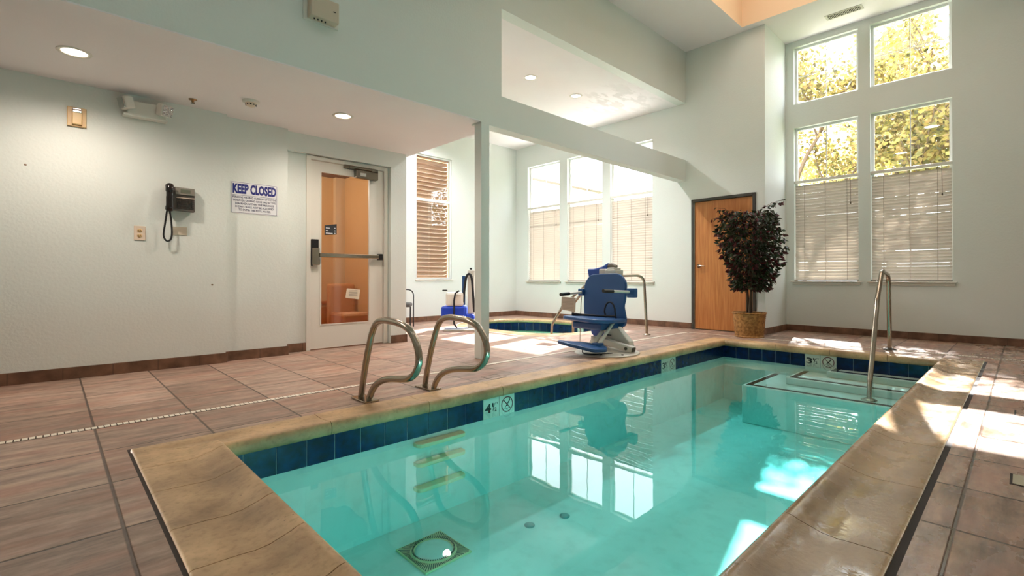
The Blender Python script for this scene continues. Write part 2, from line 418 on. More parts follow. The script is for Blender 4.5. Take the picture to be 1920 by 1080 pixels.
# wall slab with rectangular holes. axis 'x': plane X=pos, u = y ; axis 'y': plane Y=pos, u = x
def wall(mb, axis, pos, thick, u0, u1, z0, z1, holes=()):
    us = sorted({u0, u1, *[h[0] for h in holes], *[h[1] for h in holes]}); zs = sorted({z0, z1, *[h[2] for h in holes], *[h[3] for h in holes]})
    inh = lambda u, z: any(h[0] < u < h[1] and h[2] < z < h[3] for h in holes)
    P = (lambda u, z, d: (pos+d, u, z)) if axis == 'x' else (lambda u, z, d: (u, pos+d, z))
    cells = {(i, j): not inh((us[i]+us[i+1])/2, (zs[j]+zs[j+1])/2) for i in range(len(us)-1) for j in range(len(zs)-1)}
    for (i, j), solid in cells.items():
        if not solid: continue
        a, b, c, d = us[i], us[i+1], zs[j], zs[j+1]
        for dd in (0, thick): mb.add([P(a, c, dd), P(b, c, dd), P(b, d, dd), P(a, d, dd)], [(0, 1, 2, 3)])
        if not cells.get((i-1, j), False): mb.add([P(a, c, 0), P(a, d, 0), P(a, d, thick), P(a, c, thick)], [(0, 1, 2, 3)])
        if not cells.get((i+1, j), False): mb.add([P(b, c, 0), P(b, d, 0), P(b, d, thick), P(b, c, thick)], [(0, 1, 2, 3)])
        if not cells.get((i, j-1), False): mb.add([P(a, c, 0), P(b, c, 0), P(b, c, thick), P(a, c, thick)], [(0, 1, 2, 3)])
        if not cells.get((i, j+1), False): mb.add([P(a, d, 0), P(b, d, 0), P(b, d, thick), P(a, d, thick)], [(0, 1, 2, 3)])
def wobj(name, mat, *calls):
    mb = MB()
    for c in calls: wall(mb, *c)
    me = mb.build(name, mat, fix=False)
    bm = bmesh.new(); bm.from_mesh(me.data); bmesh.ops.remove_doubles(bm, verts=bm.verts, dist=1e-4)
    bmesh.ops.recalc_face_normals(bm, faces=bm.faces); bm.to_mesh(me.data); bm.free()
    return struct(me)

# ------------------------------------------------------------------ room constants
XD, XW, YS = 7.93, 8.88, 8.20
ZH, ZL, ZS = 4.76, 2.55, 3.87
PX0, PX1, PY0, PY1 = .63, 6.78, .585, 2.87      # pool inner walls
ZWAT, ZFL = -.165, -.80
spa_win = [(4.64, 5.56), (5.75, 6.65), (6.86, 7.82)]
rw = [(1.72, 2.60), (.66, 1.57)]
# walls
holes = [(a, b, .80, 3.39) for a, b in spa_win]+[(2.90, 3.85, 0, 2.15)]
wobj('wall_far', M['wall'], ('x', XD, .12, 2.72, YS+.12, 0, ZH, holes))
wobj('wall_alcove', M['wall'], ('y', 2.72, .12, XD+.12, XW+.12, 0, ZH))
wobj('wall_right', M['wall'], ('x', XW, .12, -3.0, 2.72, 0, ZH, [(a, b, .82, 3.33) for a, b in rw]+[(a, b, 3.72, 4.66) for a, b in rw]))
wobj('wall_spa', M['wall'], ('y', YS, .12, 3.52, XD, 0, ZS+.05, [(5.20, 6.06, .84, 3.32)]))
wobj('wall_left', M['wall'], ('y', 5.64, .36, -2.6, 1.31, 0, ZL), ('y', 5.72, .28, 1.31, 1.94, 0, ZL), ('y', 5.87, .13, 1.94, 3.40, 0, 2.34, [(2.20, 3.27, 0, 2.333)]),
     ('y', 5.80, .20, 1.94, 3.52, 2.34, ZL), ('y', 5.80, .20, 3.29, 3.52, 0, 2.34))
wobj('wall_lobby_side', M['orange_wall'], ('x', 3.46, .06, 6.0, 8.2, 0, ZL))
wobj('wall_spa_side', M['wall'], ('x', 3.52, .02, 6.0, 8.2, 0, ZS))
wobj('wall_lobby', M['orange_wall'], ('y', 7.65, .1, .6, 3.46, 0, 2.5))
wobj('wall_lobby_left', M['orange_wall'], ('x', .6, .1, 6.0, 7.65, 0, 2.5))
wobj('wall_rear', M['wall'], ('x', -2.6, -.12, -3.0, 5.64, 0, ZH))
wobj('wall_near', M['wall'], ('y', -3.0, -.12, -2.6, XW, 0, ZH))
wobj('wall_bulkhead', M['wall'], ('y', 4.0, .15, -2.6, XD, 2.54, ZH, [(3.64, XD, 2.89, ZS), (-2.61, 3.335, 2.53, 2.556)]))
mb = MB(); mb.box((3.335, 3.985, 0), (3.45, 4.10, 2.54)); struct(mb.build('trim_1', M['wall'], bevel=.004))
# ceilings
def ceil_high():
    mb = MB(); sk = (4.2, 7.78, .2, 3.0)
    xs = [-2.6, sk[0], sk[1], XW]; ys = [-3.0, sk[2], sk[3], 4.0]
    for i in range(3):
        for j in range(3):
            if (i, j) == (1, 1): continue
            mb.add([(xs[i], ys[j], ZH), (xs[i+1], ys[j], ZH), (xs[i+1], ys[j+1], ZH), (xs[i], ys[j+1], ZH)], [(3, 2, 1, 0)])
    o = struct(mb.build('ceiling', M['ceil'], fix=False))
    mb = MB(); x0, x1, y0, y1 = sk; T = ZH+1.0
    mb.add([(x0, y0, ZH), (x1, y0, ZH), (x1, y1, ZH), (x0, y1, ZH), (x0, y0, T), (x1, y0, T), (x1, y1, T), (x0, y1, T)],
           [(0, 1, 5, 4), (1, 2, 6, 5), (2, 3, 7, 6), (3, 0, 4, 7), (4, 5, 6, 7)])
    struct(mb.build('ceiling_coffer', plain('apricot_coffer_paint', srgb(240, 212, 180), .7), fix=False))
ceil_high()
mb = MB(); mb.box((-2.6, 4.15, ZL), (3.60, 6.0, 3.95)); mb.box((-2.6, 4.001, 2.546), (3.334, 4.15, 2.5559)); struct(mb.build('ceiling_low', M['ceil']))
mb = MB(); mb.box((3.60, 4.15, ZS), (XD, YS, 3.95)); struct(mb.build('ceiling_spa', mat_stained()))
mb = MB(); mb.box((.6, 6.0, 2.47), (3.46, 7.65, 2.5)); struct(mb.build('ceiling_lobby', plain('brown_lobby_ceiling', srgb(120, 90, 70), .8)))
# spa outline
spa_pts = [(5.36, 6.12), (5.42, 5.30), (5.66, 4.97), (6.30, 4.80), (6.90, 4.86), (7.24, 5.30), (7.40, 6.10), (7.30, 6.90), (6.95, 7.34), (6.30, 7.48), (5.75, 7.2), (5.45, 6.8)]
def spa_loop(off=0, n=5):
    c = Vector((6.38, 6.12)); P = [Vector(p) for p in spa_pts]; N = len(P); out = []
    for i in range(N):
        for k in range(n):
            t = k/n; a, b, cc, d = P[i-1], P[i], P[(i+1) % N], P[(i+2) % N]
            q = .5*((2*b)+(-a+cc)*t+(2*a-5*b+4*cc-d)*t*t+(-a+3*b-3*cc+d)*t**3)
            out.append(q)
    res = []
    for i, q in enumerate(out):
        t = (out[(i+1) % len(out)]-out[i-1]).normalized(); nrm = Vector((t.y, -t.x))
        if nrm.dot(q-c) < 0: nrm = -nrm
        res.append(q+nrm*off)
    return res
# floor with pool and spa openings
def make_floor():
    bm = bmesh.new()
    loops = [[(-2.6, -3.0), (XW, -3.0), (XW, 2.72), (XD, 2.72), (XD, YS), (3.52, YS), (3.52, 6.0), (-2.6, 6.0)],
             [(PX0-.345, PY0-.325), (PX1+.25, PY0-.325), (PX1+.25, PY1+.25), (PX0-.345, PY1+.25)],
             [tuple(p) for p in spa_loop(.22)]]
    es = []
    for lp in loops:
        vs = [bm.verts.new((x, y, 0)) for x, y in lp]
        es += [bm.edges.new((vs[i], vs[(i+1) % len(vs)])) for i in range(len(vs))]
    bmesh.ops.triangle_fill(bm, edges=es, use_beauty=True)
    bm.normal_update()
    for f in list(bm.faces):
        if f.normal.z < 0: f.normal_flip()
    me = bpy.data.meshes.new('floor'); bm.to_mesh(me); bm.free(); me.materials.append(M['deck'])
    o = bpy.data.objects.new('floor', me); COL.objects.link(o); struct(o)
make_floor()
mb = MB(); mb.box((.6, 6.0, -.03), (3.46, 7.65, 0.0)); struct(mb.build('floor_lobby', M['lobby_low']))
# lobby wainscot and pilaster
mb = MB(); mb.box((.7, 7.62, 0), (3.46, 7.65, .40)); mb.box((.7, 7.615, .46), (3.46, 7.65, .50)); struct(mb.build('trim_2', M['lobby_low']))
mb = MB(); mb.box((3.30, 7.56, 0), (3.46, 7.65, 2.47)); struct(mb.build('trim_3', M['lobby_trim']))
# baseboards
def bb(name, *boxes):
    mb = MB()
    for a, b in boxes: mb.box(a, b)
    struct(mb.build(name, M['base'], bevel=.003))
h = .10; t = .014
bb('baseboard_left', ((-2.6, 5.64-t, 0), (1.31+t, 5.64, h)), ((1.31+t, 5.72-t, 0), (1.94+t, 5.72, h)), ((1.94+t, 5.87-t, 0), (2.20, 5.87, h)), ((3.29, 5.80-t, 0), (3.52+t, 5.80, h)))
bb('baseboard_spa', ((3.56, YS-t, 0), (XD-t, YS, h)), ((3.54, 6.0, 0), (3.54+t, YS-t, h)))
bb('baseboard_far', ((XD-t, 3.90, 0), (XD, YS, h)), ((XD-t, 2.72, 0), (XD, 2.86, h)))
bb('baseboard_alcove', ((XD-t, 2.72-t, 0), (XW, 2.72, h)))
bb('baseboard_right', ((XW-t, -3.0, 0), (XW, 2.72-t, h)))
# white mosaic line in the deck
def mosaic():
    mb = MB(); w = .046; p = .0285
    x = -2.5
    while x < 7.36: mb.box((x, 3.70-w/2, -.002), (x+p-.005, 3.70+w/2, .0025)); x += p
    y = 3.672
    while y > -2.9: mb.box((7.38-w/2, y-p+.005, -.002), (7.38+w/2, y, .0025)); y -= p
    struct(mb.build('trim_4', M['tile_white']))
    mb = MB(); mb.box((-2.5, 3.70-.027, -.001), (7.40, 3.70+.027, .001)); mb.box((7.38-.027, -2.9, -.001), (7.38+.027, 3.672, .001)); struct(mb.build('trim_5', M['grout']))
mosaic()

# ------------------------------------------------------------------ swimming pool
pool = thing('swimming_pool', 'rectangular turquoise swimming pool with stone coping and blue waterline tiles', 'pool', (PX0, PY0, ZFL))
def pool_shell():
    mb = MB(); x0, x1, y0, y1 = PX0, PX1, PY0, PY1; zt = -.02
    mb.add([(x0, y0, zt), (x1, y0, zt), (x1, y1, zt), (x0, y1, zt), (x0, y0, ZFL), (x1, y0, ZFL), (x1, y1, ZFL), (x0, y1, ZFL)],
           [(0, 1, 5, 4), (1, 2, 6, 5), (2, 3, 7, 6), (3, 0, 4, 7), (4, 5, 6, 7)])
    # bond beam shelf below the coping
    mb.build('shell', M['plaster'], pool, fix=False); mb = MB()
    o = .36; zz = -.02
    for a, b in (((x0-o, y0-o), (x1+o, y0)), ((x0-o, y1), (x1+o, y1+o)), ((x0-o, y0), (x0, y1)), ((x1, y0), (x1+o, y1))):
        mb.add([(a[0], a[1], zz), (b[0], a[1], zz), (b[0], b[1], zz), (a[0], b[1], zz)], [(0, 1, 2, 3)])
    mb.build('bond_beam', M['sealant'], pool, fix=False)
pool_shell()
mb = MB()
for a, b in (((PX0-.35, PY0-.33), (PX1+.3, PY0-.30)), ((PX0-.35, PY0-.33), (PX0-.30, PY1+.2))):
    mb.box((a[0], a[1], -.022), (b[0], b[1], -.006))
mb.build('expansion_joint', M['sealant'], pool)
def coping():
    # profile: (outward distance from pool wall, z); nose overhangs slightly
    prof = lambda w, lip: [(-.004, -.072), (-.022, -.066), (-.028, -.045), (-.027, -.02), (-.020, -.002+lip*.8), (-.004, .006+lip), (.016, .004+lip*.95), (.04, lip*.72), (.07, lip*.38), (.105, lip*.1-.003), (.15, -.004), (.19, -.001), (w-.012, .003), (w-.003, 0), (w, -.008), (w, -.06)]
    mb = MB(); gap = .004
    def side(ax, p0, sgn, joints, lo, hi, w, lip):
        # ax 'x': runs along x at Y=p0 outward sgn ; mitre at lo/hi corners
        pr = prof(w, lip)
        cuts = [lo]+[j for j in joints if lo < j < hi]+[hi]
        for k in range(len(cuts)-1):
            a, b = cuts[k], cuts[k+1]; vs = []
            for end, e in ((0, a), (1, b)):
                for d, z in pr:
                    if end == 0 and k == 0: q = e-(d if mit_lo is None else d*mit_lo)
                    elif end == 1 and k == len(cuts)-2: q = e+(d if mit_hi is None else d*mit_hi)
                    else: q = e+(gap/2 if end == 0 else -gap/2)
                    vs.append((q, p0+sgn*d, z) if ax == 'x' else (p0+sgn*d, q, z))
            n = len(pr)
            mb.add(vs, [(i, i+1, n+i+1, n+i) for i in range(n-1)], True)
            mb.add(vs[:n], [tuple(range(n))]); mb.add(vs[n:], [tuple(range(n))[::-1]])
    mit_lo = mit_hi = None
    jx = [.53+.6925*k for k in range(1, 9)]
    mit_lo = .33/.25; mit_hi = 1
    side('x', PY1, 1, jx, PX0, PX1, .25, .004)
    mit_lo = 1.06; mit_hi = .25/.30
    side('x', PY0, -1, jx, PX0, PX1, .30, .024)
    mit_lo = .30/.33; mit_hi = .25/.33
    side('y', PX0, -1, [.75, 1.05, 1.38, 1.70, 2.02, 2.42, 2.76], PY0, PY1, .33, .026)
    mit_lo = .30/.25; mit_hi = 1
    side('y', PX1, 1, [1.05, 1.6, 2.2], PY0, PY1, .25, .004)
    mb.build('coping', M['coping'], pool)
coping()
def tiles(parent, skipL, skipF):
    mb = MB(); th = .006; z0, z1 = -.225, -.070; pit = .1667; g = .0035
    def runx(y, s, x0, x1, start, skips):
        x = start
        while x > x0: x -= pit
        while x < x1:
            a, b = max(x+g/2, x0), min(x+pit-g/2, x1)
            if b-a > .01 and not any(a+.02 > s0-.01 and b-.02 < s1+.01 for s0, s1 in skips):
                mb.box((a, min(y, y+s*th), z0), (b, max(y, y+s*th), z1))
            x += pit
    def runy(X, s, y0, y1, start, skips):
        y = start
        while y > y0: y -= pit
        while y < y1:
            a, b = max(y+g/2, y0), min(y+pit-g/2, y1)
            if b-a > .01 and not any(a+.02 > s0-.01 and b-.02 < s1+.01 for s0, s1 in skips):
                mb.box((min(X, X+s*th), a, z0), (max(X, X+s*th), b, z1))
            y += pit
    runx(PY1, -1, PX0, PX1, .75, skipL); runx(PY0, 1, PX0, PX1, .75, ())
    runy(PX0, 1, PY0, PY1, PY0, ()); runy(PX1, -1, PY0, PY1, PY1-.002, skipF)
    mb.build('waterline_tiles', M['btile'], parent, bevel=.0015, seg=1)
    mb = MB(); t2 = .003
    mb.box((PX0, PY1-t2, z0), (PX1, PY1, z1+.004)); mb.box((PX0, PY0, z0), (PX1, PY0+t2, z1+.004)); mb.box((PX0, PY0+t2, z0), (PX0+t2, PY1-t2, z1+.004)); mb.box((PX1-t2, PY0+t2, z0), (PX1, PY1-t2, z1+.004))
    mb.build('tile_grout', M['tilegrout'], parent)
LX1 = .75+10*.1667        # left marker pair start
LX2 = .75+24*.1667+.16
FY = PY1-.002-.1667*8      # far marker
tiles(pool, [(LX1, LX1+.334), (.75+26*.1667, .75+28*.1667)], [(FY, FY+.3334)])
LX2 = .75+26*.1667
# steps (nested) in the far right corner
def steps():
    for (x, y, z, nm) in ((5.80, 2.25, -.365, 0), (6.19, 1.91, -.285, 1), (6.53, 1.58, -.212, 2)):
        mb = MB(); zb = ZFL if nm == 0 else (-.365, -.285)[nm-1]
        mb.box((x, PY0, zb), (PX1, y, z)); st = mb.build('step', M['plaster'], pool, bevel=.012)
        w = .055
        mb = MB(); mb.box((x+.035, PY0+.01, z-.004), (x+.035+w, y-.035, z+.0035)); mb.box((x+.035+w, y-.035-w, z-.004), (PX1-.01, y-.035, z+.0035))
        mb.build('step_edge_tile', M['trimtile'], st)
steps()
for zt in (-.255, -.385, -.555):
    mb = MB(); pr = []
    x0, x1, y, d, hh = 1.80, 2.21, PY1, .075, .028
    poly = [(x0, y, zt)]
    for k in range(7): a = PI/2*k/6; poly.append((x0+.04-.04*math.cos(a), y-d+.04-.04*math.sin(a), zt))
    for k in range(7): a = PI/2*k/6; poly.append((x1-.04+.04*math.sin(a), y-d+.04-.04*math.cos(a), zt))
    poly.append((x1, y, zt)); mb.prism(poly, (0, 0, -hh)); tr = mb.build('wall_tread', plain('olive_tread', srgb(226, 220, 176), .5), pool, bevel=.006)
mb = MB(); e = .004
mb.box((PX0-e, PY0-e, ZFL-e), (PX1+e, PY1+e, ZWAT)); mb.build('water', M['water'], pool)
# main drain
def drain():
    c = Vector((1.70, 2.48, ZFL+.006)); R = .165
    d = thing('main_drain', 'square main drain grille with radial slots on the pool floor', 'drain', c)
    mb = MB(); mb.box((c.x-R, c.y-R, ZFL), (c.x+R, c.y+R, ZFL+.012)); mb.lathe([(.136, .012), (.136, .018), (.128, .022), (.117, .018), (.117, .012)], (c.x, c.y, ZFL), 48)
    mb.build('frame', M['grille'], d, bevel=.003)
    mb = MB(); mb.lathe([(.001, .024), (.09, .022), (.112, .017), (.116, .012)], (c.x, c.y, ZFL), 48); mb.build('cover', M['plaster'], d)
    mb = MB(); n = 92
    for k in range(n):
        a = 2*PI*k/n; ca, sa = math.cos(a), math.sin(a); ro = min(R*.95/max(abs(ca), abs(sa)), R*1.36)
        if ro-.142 < .005: continue
        w = .0023; p = [(c.x+ca*.142-sa*w, c.y+sa*.142+ca*w), (c.x+ca*.142+sa*w, c.y+sa*.142-ca*w), (c.x+ca*ro+sa*w*1.25, c.y+sa*ro-ca*w*1.25), (c.x+ca*ro-sa*w*1.25, c.y+sa*ro+ca*w*1.25)]
        mb.prism([(x, y, ZFL+.0115) for x, y in p], (0, 0, .0015))
    for k in range(60):
        a = 2*PI*k/60; ca, sa = math.cos(a), math.sin(a); w = .003; r0, r1 = .120, .131
        p = [(c.x+ca*r0-sa*w, c.y+sa*r0+ca*w), (c.x+ca*r0+sa*w, c.y+sa*r0-ca*w), (c.x+ca*r1+sa*w, c.y+sa*r1-ca*w), (c.x+ca*r1-sa*w, c.y+sa*r1+ca*w)]
        mb.prism([(x, y, ZFL+.021) for x, y in p], (0, 0, .0025))
    mb.build('slots', M['slot'], d)
drain()
# unseen fill light added to brighten the pool, in the near right wall
d = thing('pool_fill_light', 'added round underwater fill light in the side wall, hidden by the wet coping', 'lamp', (1.35, PY0, -.5))
mb = MB(); mb.lathe([(.11, 0), (.11, .012), (.085, .016), (.085, .008), (.001, .008)], (1.35, PY0, -.5), 32, 'y'); mb.build('bezel', M['chrome'], d)
mb = MB(); mb.lathe([(.084, .009), (.05, .014), (.001, .016)], (1.35, PY0, -.5), 24, 'y'); mb.build('lens', mat_emit('pool_fill_lens', (.8, 1, 1, 1), 4), d)
# small fittings on the pool floor
for i, (x, y, lb) in enumerate(((2.35, 2.30, 'small round floor inlet on the pool bottom right of the main drain'), (2.62, 2.22, 'second round floor inlet on the pool bottom, further from the drain'))):
    mb = MB(); mb.lathe([(.035, 0), (.035, .006), (.02, .012), (.001, .012)], (x, y, ZFL), 24); tag(mb.build('floor_inlet', M['blue_cloth'] if 0 else plain('teal_inlet', srgb(90, 150, 146), .5)), lb, 'inlet')

# depth markers ---------------------------------------------------
def marker(kind, origin, right, nrm, label, txt=None):
    R = Vector(right); N = Vector(nrm); U = Vector((0, 0, 1)); O = Vector(origin)  # origin lower left on the wall plane
    s = .1632; z0, z1 = -.225, -.070; hgt = z1-z0
    d = thing('depth_marker' if txt else 'no_diving_marker', label, 'tile', O+R*s/2)
    mb = MB(); mb.prism([O, O+R*s, O+R*s+U*hgt, O+U*hgt], N*.0068); mb.build('tile', M['marker_tile'], d, bevel=.0015, seg=1)
    F = O+N*.0072
    if txt:
        big, frac, ft = txt
        if frac:
            text_part(big, 'numeral', M['dblack'], d, F+R*.014+U*.043, R, U, .072, .064, bold=.03)
            text_part('1', 'fraction', M['dblack'], d, F+R*.088+U*.085, R, U, .030, .014, bold=.02)
            text_part('/', 'fraction', M['dblack'], d, F+R*.094+U*.055, R, U, .055, .022, bold=.02)
            text_part('2', 'fraction', M['dblack'], d, F+R*.112+U*.048, R, U, .030, .022, bold=.02)
            text_part('FT', 'unit', M['dblack'], d, F+R*.122+U*.098, R, U, .018, .030, bold=.01)
        else:
            text_part(big, 'numeral', M['dblack'], d, F+R*.05+U*.04, R, U, .085, .055, bold=.03)
            text_part('FT', 'unit', M['dblack'], d, F+R*.118+U*.10, R, U, .018, .030, bold=.01)
    else:
        mb = MB(); c = F+R*s*.5+U*hgt*.51; n = 36; ro, ri = .063, .054
        for k in range(n):
            a, b = 2*PI*k/n, 2*PI*(k+1)/n
            q = lambda r, t: c+R*(r*math.cos(t))+U*(r*math.sin(t))
            mb.add([q(ri, a), q(ro, a), q(ro, b), q(ri, b)], [(0, 1, 2, 3)])
        dd = (R*1-U*1).normalized(); pp = (R+U).normalized()
        mb.add([c-dd*.057-pp*.004, c+dd*.057-pp*.004, c+dd*.057+pp*.004, c-dd*.057+pp*.004], [(0, 1, 2, 3)])
        mb.build('prohibition_ring', M['dred'], d)
        mb = MB(); c2 = c+N*.0004
        def blob(u, v, r):
            mb.add([c2+R*(u+r*math.cos(2*PI*k/14))+U*(v+r*math.sin(2*PI*k/14)) for k in range(14)], [tuple(range(14))])
        def bar(u0, v0, u1, v1, w):
            a = c2+R*u0+U*v0; b = c2+R*u1+U*v1; t = (b-a).normalized(); p = N.cross(t)*w/2
            mb.add([a-p, b-p, b+p, a+p], [(0, 1, 2, 3)])
        bar(.005, .005, .03, .034, .010); bar(.03, .034, .020, .046, .007); bar(.005, .005, -.012, -.012, .008); blob(-.004, -.008, .007); bar(-.012, -.012, -.024, -.024, .005)
        for k in range(4): bar(-.04+k*.02, -.034+(.006 if k % 2 else 0), -.02+k*.02, -.034+(0 if k % 2 else .006), .003)
        mb.build('diver_symbol', M['dblack'], d)
zt = -.225
marker(0, (LX1+.002, PY1, zt), (1, 0, 0), (0, -1, 0), 'depth marker tile reading 4 1/2 FT by the grab rails', ('4', 1, 1))
marker(0, (LX1+.1687, PY1, zt), (1, 0, 0), (0, -1, 0), 'no diving symbol tile beside the 4 1/2 FT marker')
marker(0, (LX2+.002, PY1, zt), (1, 0, 0), (0, -1, 0), 'depth marker tile reading 3 1/2 FT below the pool lift', ('3', 1, 1))
marker(0, (LX2+.1687, PY1, zt), (1, 0, 0), (0, -1, 0), 'no diving symbol tile below the pool lift')
marker(0, (PX1, FY+.3317, zt), (0, -1, 0), (-1, 0, 0), 'depth marker tile reading 3 1/2 FT on the far end wall', ('3', 1, 1))
marker(0, (PX1, FY+.165, zt), (0, -1, 0), (-1, 0, 0), 'no diving symbol tile on the far end wall above the steps')
# deck depth plates by the right edge
for x, lb, full in ((3.02, 'square deck depth marker at the right edge of the photo, nearer one', 1), (4.52, 'square deck depth marker at the right edge of the photo, farther one', 0)):
    d = thing('deck_marker', lb, 'tile', (x, -.03, 0))
    mb = MB(); mb.box((x-.08, -.13, -.001), (x+.08, .045, .0012)); mb.build('surround', M['sealant'], d)
    mb = MB(); mb.box((x-.071, -.121, 0), (x+.071, .036, .003)); mb.build('plate', plain('worn_marker', srgb(176, 166, 140), .5) if full else M['deck'], d)
    if full: text_part('4', 'numeral', M['dblack'], d, (x-.04, -.01, .0036), (0, -1, 0), (1, 0, 0), .08, .06, bold=.02)
for x, y, lb in ((2.82, 3.20, 'flush square cover set in the deck behind the second grab rail'),):
    d = thing('deck_cover', lb, 'cover', (x, y, 0))
    mb = MB()
    mb.box((x-.085, y-.075, 0), (x+.085, y-.070, .0014)); mb.box((x-.085, y+.07, 0), (x+.085, y+.075, .0014)); mb.box((x-.085, y-.07, 0), (x-.08, y+.07, .0014)); mb.box((x+.08, y-.07, 0), (x+.085, y+.07, .0014))
    mb.build('rim', M['grout'], d)
    mb = MB(); mb.box((x-.08, y-.07, -.001), (x+.08, y+.07, .001)); mb.build('lid', M['deck'], d)

# ------------------------------------------------------------------ hot tub
tub = thing('hot_tub', 'rounded in-floor hot tub with beige coping and blue tile band behind the column', 'hot tub', (6.38, 6.12, -.5))
def sweep_loop(mb, prof, n=5, smooth=True):
    rings = [[(p.x, p.y, z) for p in spa_loop(o, n)] for o, z in prof]; N = len(rings[0])
    vs = [v for r in rings for v in r]
    mb.add(vs, [(i*N+k, i*N+(k+1) % N, (i+1)*N+(k+1) % N, (i+1)*N+k) for i in range(len(prof)-1) for k in range(N)], smooth)
mb = MB(); sweep_loop(mb, [(-.004, -.065), (-.02, -.055), (-.026, -.035), (-.024, -.01), (-.012, .006), (.01, .012), (.05, .008), (.2, .004), (.212, .001), (.217, -.01), (.217, -.05)]); mb.build('coping', M['coping'], tub)
mb = MB(); sweep_loop(mb, [(.23, -.02), (.23, -.04), (.0, -.04), (.0, -.75)]); lp = spa_loop(0); mb.add([(p.x, p.y, -.75) for p in lp], [tuple(range(len(lp)))]); mb.build('shell', M['plaster'], tub)
def spa_tiles():
    mb = MB(); lp = spa_loop(-.001, 8); N = len(lp); acc = 0; pts = [lp[0]]; L = []
    tot = sum((lp[(i+1) % N]-lp[i]).length for i in range(N)); cnt = int(tot/.155); step = tot/cnt
    def at(s):
        s %= tot; i = 0
        while True:
            l = (lp[(i+1) % N]-lp[i % N]).length
            if s <= l: return lp[i % N].lerp(lp[(i+1) % N], s/l)
            s -= l; i += 1
    mk = None
    for k in range(cnt):
        a, b = at(k*step+.003), at((k+1)*step-.003); t = (b-a).normalized(); c = (a+b)/2; nn = Vector((-t.y, t.x))
        if nn.dot(Vector((6.38, 6.12))-c) < 0: nn = -nn
        if mk is None and c.x > 7.0 and abs(c.y-5.80) < .09: mk = (a, b, nn); continue
        mb.prism([(a.x, a.y, -.23), (b.x, b.y, -.23), (b.x, b.y, -.062), (a.x, a.y, -.062)], (nn.x*.008, nn.y*.008, 0))
    mb.build('waterline_tiles', M['btile'], tub)
    return mk
mk = spa_tiles()
if mk:
    a, b, nn = mk
    if a.y < b.y: a, b = b, a
    t = Vector((b.x-a.x, b.y-a.y, 0)).normalized()
    marker(0, (a.x+nn.x*.002, a.y+nn.y*.002, -.222), tuple(t), (nn.x, nn.y, 0), 'depth marker tile reading 3 FT on the hot tub rim', ('3', 0, 1))
mb = MB(); lp = spa_loop(.003); mb.prism([(p.x, p.y, -.76) for p in lp], (0, 0, .615)); mb.build('water', M['spa_water'], tub)

# ------------------------------------------------------------------ rails
def flange(mb, x, y, r=.045, z=0): mb.lathe([(r, 0), (r, .006), (r*.8, .012), (r*.5, .02), (r*.5, .022)], (x, y, z), 24)
def grab(x, pts, label):
    d = thing('grab_rail', label, 'handrail', (x, 3.25, 0), 'pair of curved pool grab rails')
    mb = MB(); mb.tube(catmull([(x, y, z) for y, z in pts], 8), .0225, 18); mb.build('tube', M['steel_b'], d)
    mb = MB(); mb.box((x-.055, 3.13, 0), (x+.055, 3.345, .012)); mb.build('base_plate', M['steel_b'], d, bevel=.003)
p1 = [(3.295, 0), (3.262, .13), (3.215, .28), (3.168, .40), (3.12, .50), (3.06, .56), (2.97, .582), (2.86, .582), (2.74, .572), (2.64, .54), (2.575, .48), (2.54, .41), (2.54, .34), (2.58, .28), (2.65, .24), (2.74, .222), (2.86, .205), (2.97, .18), (3.06, .14), (3.12, .09), (3.155, .04), (3.17, 0)]
grab(1.63, p1, 'left curved steel grab rail at the pool edge, nearer the camera')
grab(2.165, [(y-.01, z*.985) for y, z in p1], 'right curved steel grab rail at the pool edge, in front of the column')
d = thing('stair_rail', 'steel handrail over the pool steps at the far right corner', 'handrail', (7.37, 1.12, 0))
mb = MB(); mb.tube(fillet([(6.0, 1.08, -.362), (6.05, 1.08, -.17), (6.27, 1.085, .22), (6.50, 1.09, .66), (6.80, 1.10, .955), (7.30, 1.118, .90), (7.37, 1.12, 0.0)], [.1, .3, .4, .16, .14], 8), .0235, 18)
mb.build('tube', M['steel_b'], d); mb = MB(); flange(mb, 7.37, 1.12, .07); mb.build('flange', M['dark_metal'], d); mb = MB(); flange(mb, 6.0, 1.08, .07, -.365); mb.build('flange', M['steel_b'], d)
def sparail(P, label):
    d = thing('hot_tub_rail', label, 'handrail', (P[-1][0], P[-1][1], 0), 'hot tub entry rails')
    mb = MB(); mb.tube(fillet(P, .14, 8), .02, 16); mb.build('tube', M['steel_b'], d)
    mb = MB(); flange(mb, P[-1][0], P[-1][1], .055); mb.build('flange', M['steel_b'], d)
sparail([(5.575, 4.996, -.12), (5.585, 4.985, .15), (5.70, 4.865, .44), (5.93, 4.63, .74), (6.12, 4.43, .885), (6.55, 3.98, .91), (6.582, 3.948, 0)], 'hot tub handrail to the right of the pool lift, with its post in view')
sparail([(5.96, 4.88, -.12), (5.96, 4.88, .45), (6.12, 4.62, .84), (6.32, 4.30, .85), (6.36, 4.24, 0)], 'hot tub handrail behind the pool lift, mostly hidden')
d = thing('notice_plate', 'grey notice plate hanging by the hot tub rail under the left armrest', 'sign', (5.3, 4.42, .39))
mb = MB(); mb.prism([(5.3, 4.548, .60), (5.3, 4.295, .59), (5.3, 4.305, .392), (5.3, 4.558, .415)], (.008, 0, 0)); mb.build('plate', plain('grey_sheet', srgb(150, 146, 134), .4, .3), d)
mb = MB()
for k in range(8): zz = .575-k*.02; mb.box((5.2985, 4.33, zz-.004), (5.2999, 4.53, zz)) 
mb.build('lines', M['inkgrey'], d)

